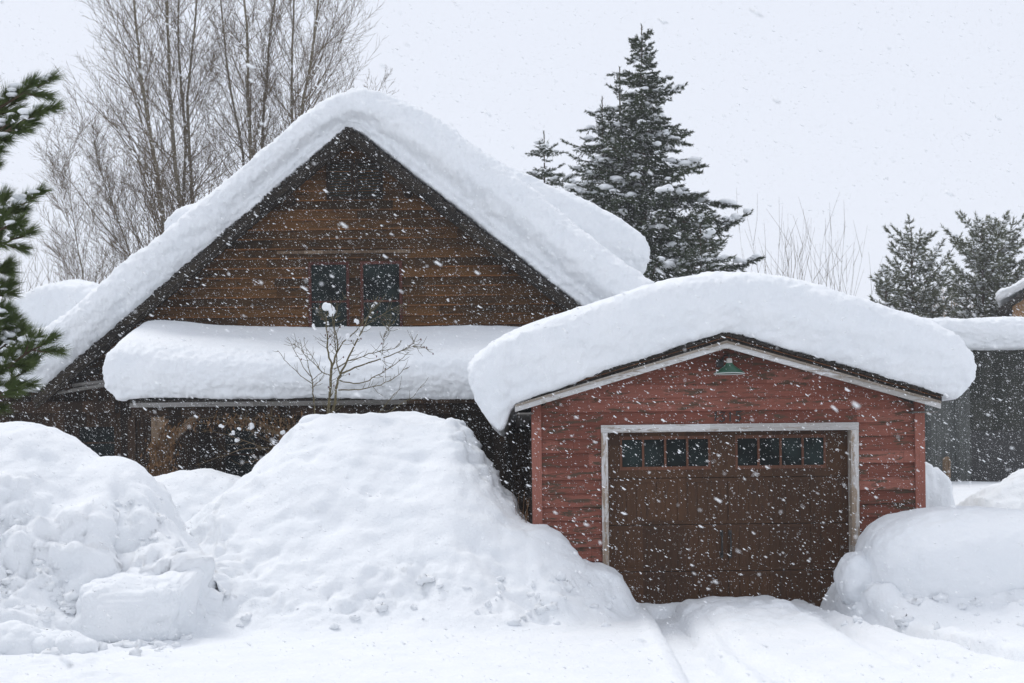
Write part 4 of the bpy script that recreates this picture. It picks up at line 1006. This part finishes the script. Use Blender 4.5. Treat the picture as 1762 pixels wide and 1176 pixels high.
lines = [([(564,735),(566,700),(570,640),(571,632)], .021, .016), ([(571,632),(563,600),(562,560),(563,540)], .014, .007), ([(571,632),(582,600),(575,565),(572,535)], .012, .005), ([(571,632),(585,595),(615,568),(640,535),(665,505)], .010, .003),
         ([(568,735),(575,700),(582,655),(585,645)], .019, .014), ([(585,645),(600,615),(615,585),(628,560),(640,530),(650,510)], .013, .004), ([(585,645),(578,610),(575,570)], .009, .005),
         ([(585,645),(605,635),(650,620),(690,605),(712,590),(718,575)], .011, .003), ([(584,655),(610,660),(628,658),(660,640),(690,620),(705,605)], .008, .003), ([(582,672),(620,670),(655,663),(680,650),(702,632)], .008, .003),
         ([(575,635),(600,622),(640,608),(680,600),(690,585)], .008, .003), ([(571,648),(550,638),(540,625),(520,605),(505,590)], .007, .0025), ([(628,560),(650,545),(690,525)], .005, .0025), ([(690,605),(710,595),(735,600)], .004, .002),
         ([(563,560),(555,545),(548,530)], .005, .002), ([(575,565),(580,530),(595,510)], .005, .002), ([(660,580),(668,570),(672,548)], .005, .002), ([(655,620),(662,570),(680,555)], .004, .002)]
for pts, r0, r1 in lines:
    P = stick(m, pts, r0, r1, SPY); br.append(P); twiglets(m, P, 16, rd, .13, .0032, berries)
m.build('stems', M_SAP, sap, True)
m = MB()
for e in rd.sample(berries, min(34, len(berries))): m.tube([e, e-Vector((0, 0, .012)), e-Vector((0, 0, .024))], [.004, .009, .003], 5)
tag(m.build('berries', M_BERRY, sap), kind='stuff')
cs = []; rs_ = []
for px, py, r in ((563,529,.045),(569,536,.05),(571,542,.035),(641,526,.02),(640,536,.018),(613,553,.035),(562,556,.02),(541,562,.02),(622,566,.04),(632,564,.03),(655,617,.035),(597,580,.03),(616,579,.03),(589,561,.015)):
    for q in range(3):
        p = W(px+rd.uniform(-3, 3), py+rd.uniform(-3, 3), SPY); cs.append(tuple(p)); rs_.append((r*rd.uniform(.6, 1.1), r*.8, r*rd.uniform(.6, 1.)))
V, Fq = blobs(np.array(cs), np.array(rs_), 5); tag(link_np('branch_snow', V, Fq, M_SNOW, sap), kind='stuff')
sb = W(545, 735, 17.15)
sh = MB(); rd = random.Random(6)
for pts, r0, r1 in (([(543,728),(540,690),(537,655),(536,650)], .010, .008), ([(536,650),(520,628),(505,600),(495,580)], .006, .0025), ([(536,660),(510,640),(490,620),(478,603)], .006, .0025),
                    ([(536,650),(530,625),(520,600),(514,580)], .006, .0025), ([(536,655),(555,640),(548,630),(525,598),(522,580)], .005, .0025), ([(537,668),(555,650),(560,630)], .004, .002)):
    P = stick(sh, pts, r0, r1, 17.15); twiglets(sh, P, 5, rd, .12, .003)
tag(sh.build('sapling', M_SAP, None, True), 'thin leafless seedling of straight shoots just left of the forked sapling', 'sapling')
sh = MB()
for pts in ([(655,722),(690,695),(712,682),(725,665)], [(640,722),(660,700),(680,676),(690,668)]):
    P = stick(sh, pts, .006, .002, 17.2); twiglets(sh, P, 5, rd, .12, .003)
tag(sh.build('sapling', M_SAP, None, True), 'low bare twig rising right of the sapling from the bank crest', 'sapling')
sh = MB(); P = stick(sh, [(866,898),(865,888),(864,878)], .004, .002, 16.1, 4); tag(sh.build('grass_stem', M_DEAD, None), 'single dry stem sticking out of the snow left of the garage corner', 'stem')
# shrub below the porch
SY2 = 19.2; sb = W(480, 800, SY2)
shr = empty('bare_shrub', (sb.x, SY2, .8), 'arching bare shrub with snow pats in the dark under the porch', 'shrub'); m = MB(); rd = random.Random(9)
for pts in ([(500,800),(470,765),(420,735),(380,725)], [(500,800),(480,750),(440,725),(400,712)], [(510,790),(500,760),(470,740),(430,742)], [(505,800),(460,770),(420,772),(385,785),(340,800)], [(505,800),(450,790),(410,800)],
            [(510,795),(505,750),(490,725),(460,712)], [(500,800),(440,765),(380,745),(350,740)], [(515,800),(520,760),(500,735)]):
    P = stick(m, pts, .009, .003, SY2); twiglets(m, P, 16, rd, .16, .0035)
m.build('stems', M_TWIG, shr)
cs = []; rs_ = []
for px, py, r in ((399,746,.04),(406,759,.035),(432,735,.035),(472,764,.045),(487,744,.03),(412,740,.02),(382,732,.02),(480,770,.025),(440,745,.02)):
    for q in range(3): cs.append(tuple(W(px+rd.uniform(-3, 3), py+rd.uniform(-3, 3), SY2))); rs_.append((r*rd.uniform(.6, 1.1), r*.8, r*rd.uniform(.5, .9)))
V, Fq = blobs(np.array(cs), np.array(rs_), 6); tag(link_np('branch_snow', V, Fq, M_SNOW, shr), kind='stuff')
# dead vines round the post and along the beam
def vine(paths, Y, n, seed, label, sp=.06, base_=(275, 800)):
    rd = random.Random(seed); b = W(*base_, Y); t = empty('dead_vine', (b.x, Y, 1.), label, 'vine'); m = MB(); lv = []
    for pts in paths:
        P = stick(m, pts, .007, .004, Y)
        for _ in range(n):
            p = P[rd.randrange(len(P))]; lv.append(p+Vector((rd.gauss(0, sp), rd.gauss(0, sp*.7), rd.gauss(0, sp))))
        twiglets(m, P, 8, rd, .14, .003, None, 0)
    m.build('stems', M_TWIG, t); m = MB()
    for p in lv:
        d = Vector((rd.gauss(0, .4), rd.gauss(0, .4), -1)).normalized(); s = d.cross(Vector((rd.gauss(0, 1), rd.gauss(0, 1), 0)).normalized()).normalized(); L = rd.uniform(.04, .11); w_ = L*rd.uniform(.12, .24); nn = d.cross(s)*L*.18
        m.add([p, p+d*L*.45+s*w_+nn, p+d*L, p+d*L*.45-s*w_+nn], [(0, 1, 2), (0, 2, 3)])
    m.build('leaves', M_DEAD, t)
vine([[(262,815),(268,770),(278,740),(290,720)], [(280,818),(290,780),(285,750)], [(258,820),(270,790),(262,760)], [(272,820),(275,790),(282,770),(300,742)], [(295,815),(285,795),(290,775)]], 20.35, 110, 3, 'tan dead vine heaped round the porch post', .055)
vine([[(300,742),(330,722),(370,718),(420,722),(470,728)], [(330,728),(380,730),(440,718),(510,722)], [(400,722),(450,732),(500,738),(530,725)], [(460,730),(500,748),(515,740)]], 20.3, 80, 4, 'brown dead vine leaves trailing along under the porch beam', .05, (420, 740))
gs = MB(); rd = random.Random(12)
for k in range(16):
    b = W(898+rd.uniform(-14, 14), 905, 16.0+rd.uniform(-.1, .1)); e = b+Vector((rd.gauss(0, .06), rd.gauss(0, .04), rd.uniform(.15, .4))); gs.tube([b, b.lerp(e, .6)+Vector((rd.gauss(0, .02), 0, 0)), e], [.004, .003, .002], 3, False)
tag(gs.build('dry_grass', M_DEAD, None), 'tuft of dry weeds at the foot of the garage left corner', 'grass', kind='stuff')

# ------------------------------------------------------------------ falling snow
def flakes():
    """two kinds in one mesh: fine grains, and larger long flakes lying down the wind"""
    rg = np.random.default_rng(5); lo = np.array([-15., 1.8, .0]); hi = np.array([15., 29., 9.5]); VV = []; FF = []; off = 0
    O = np.array([[1,0,0],[-.5,.87,0],[-.5,-.87,0],[0,0,1],[0,0,-1]], float)
    T = np.array([[0,1,3],[1,2,3],[2,0,3],[1,0,4],[2,1,4],[0,2,4]])
    for n, med, sg, smx, e0, e1, jit in ((620000, .0014, .36, .0030, 1.0, 1.8, .25), (360000, .0018, .46, .0052, 2.6, 4.2, .07)):
        C_ = rg.uniform(lo, hi, (n, 3)); C_ = C_[np.abs(C_[:, 0]) < .46*C_[:, 1]+1.8]; n = len(C_)
        s = np.clip(np.exp(rg.normal(math.log(med), sg, n)), .0007, smx)
        J = O[None]*rg.uniform(.7, 1.3, (n, 5, 1))+rg.normal(0, .12, (n, 5, 3))
        wd = np.array([.88, .0, -.45])+rg.normal(0, jit, (n, 3)); wd /= np.linalg.norm(wd, axis=1)[:, None]
        el = rg.uniform(e0, e1, n); along = (J*wd[:, None, :]).sum(-1, keepdims=True); J = J+wd[:, None, :]*along*(el-1)[:, None, None]
        VV.append((C_[:, None]+J*s[:, None, None]).reshape(-1, 3)); FF.append((T[None]+(np.arange(n)*5)[:, None, None]).reshape(-1, 3)+off); off += 5*n
    a = NT('falling_flake'); a.set(.8, .1); a.col((.88, .90, .92))
    o = link_np('falling_snow', np.concatenate(VV), np.concatenate(FF), a.m, None, True); tag(o, 'countless wind-driven snowflakes falling through the whole scene', 'snowflakes', kind='stuff')
flakes()

# ------------------------------------------------------------------ haze
hz_ = MB(); hz_.box(-120, 120, -12, 110, -1, 26); hm = bpy.data.materials.new('snow_haze'); hm.use_nodes = True; t_ = hm.node_tree; t_.nodes.clear()
pv = t_.nodes.new('ShaderNodeVolumePrincipled'); pv.inputs['Density'].default_value = .0008; pv.inputs['Color'].default_value = (.96, .97, .99, 1); pv.inputs['Anisotropy'].default_value = .2
oo = t_.nodes.new('ShaderNodeOutputMaterial'); t_.links.new(pv.outputs[0], oo.inputs['Volume'])
tag(hz_.build('haze', hm), kind='stuff')
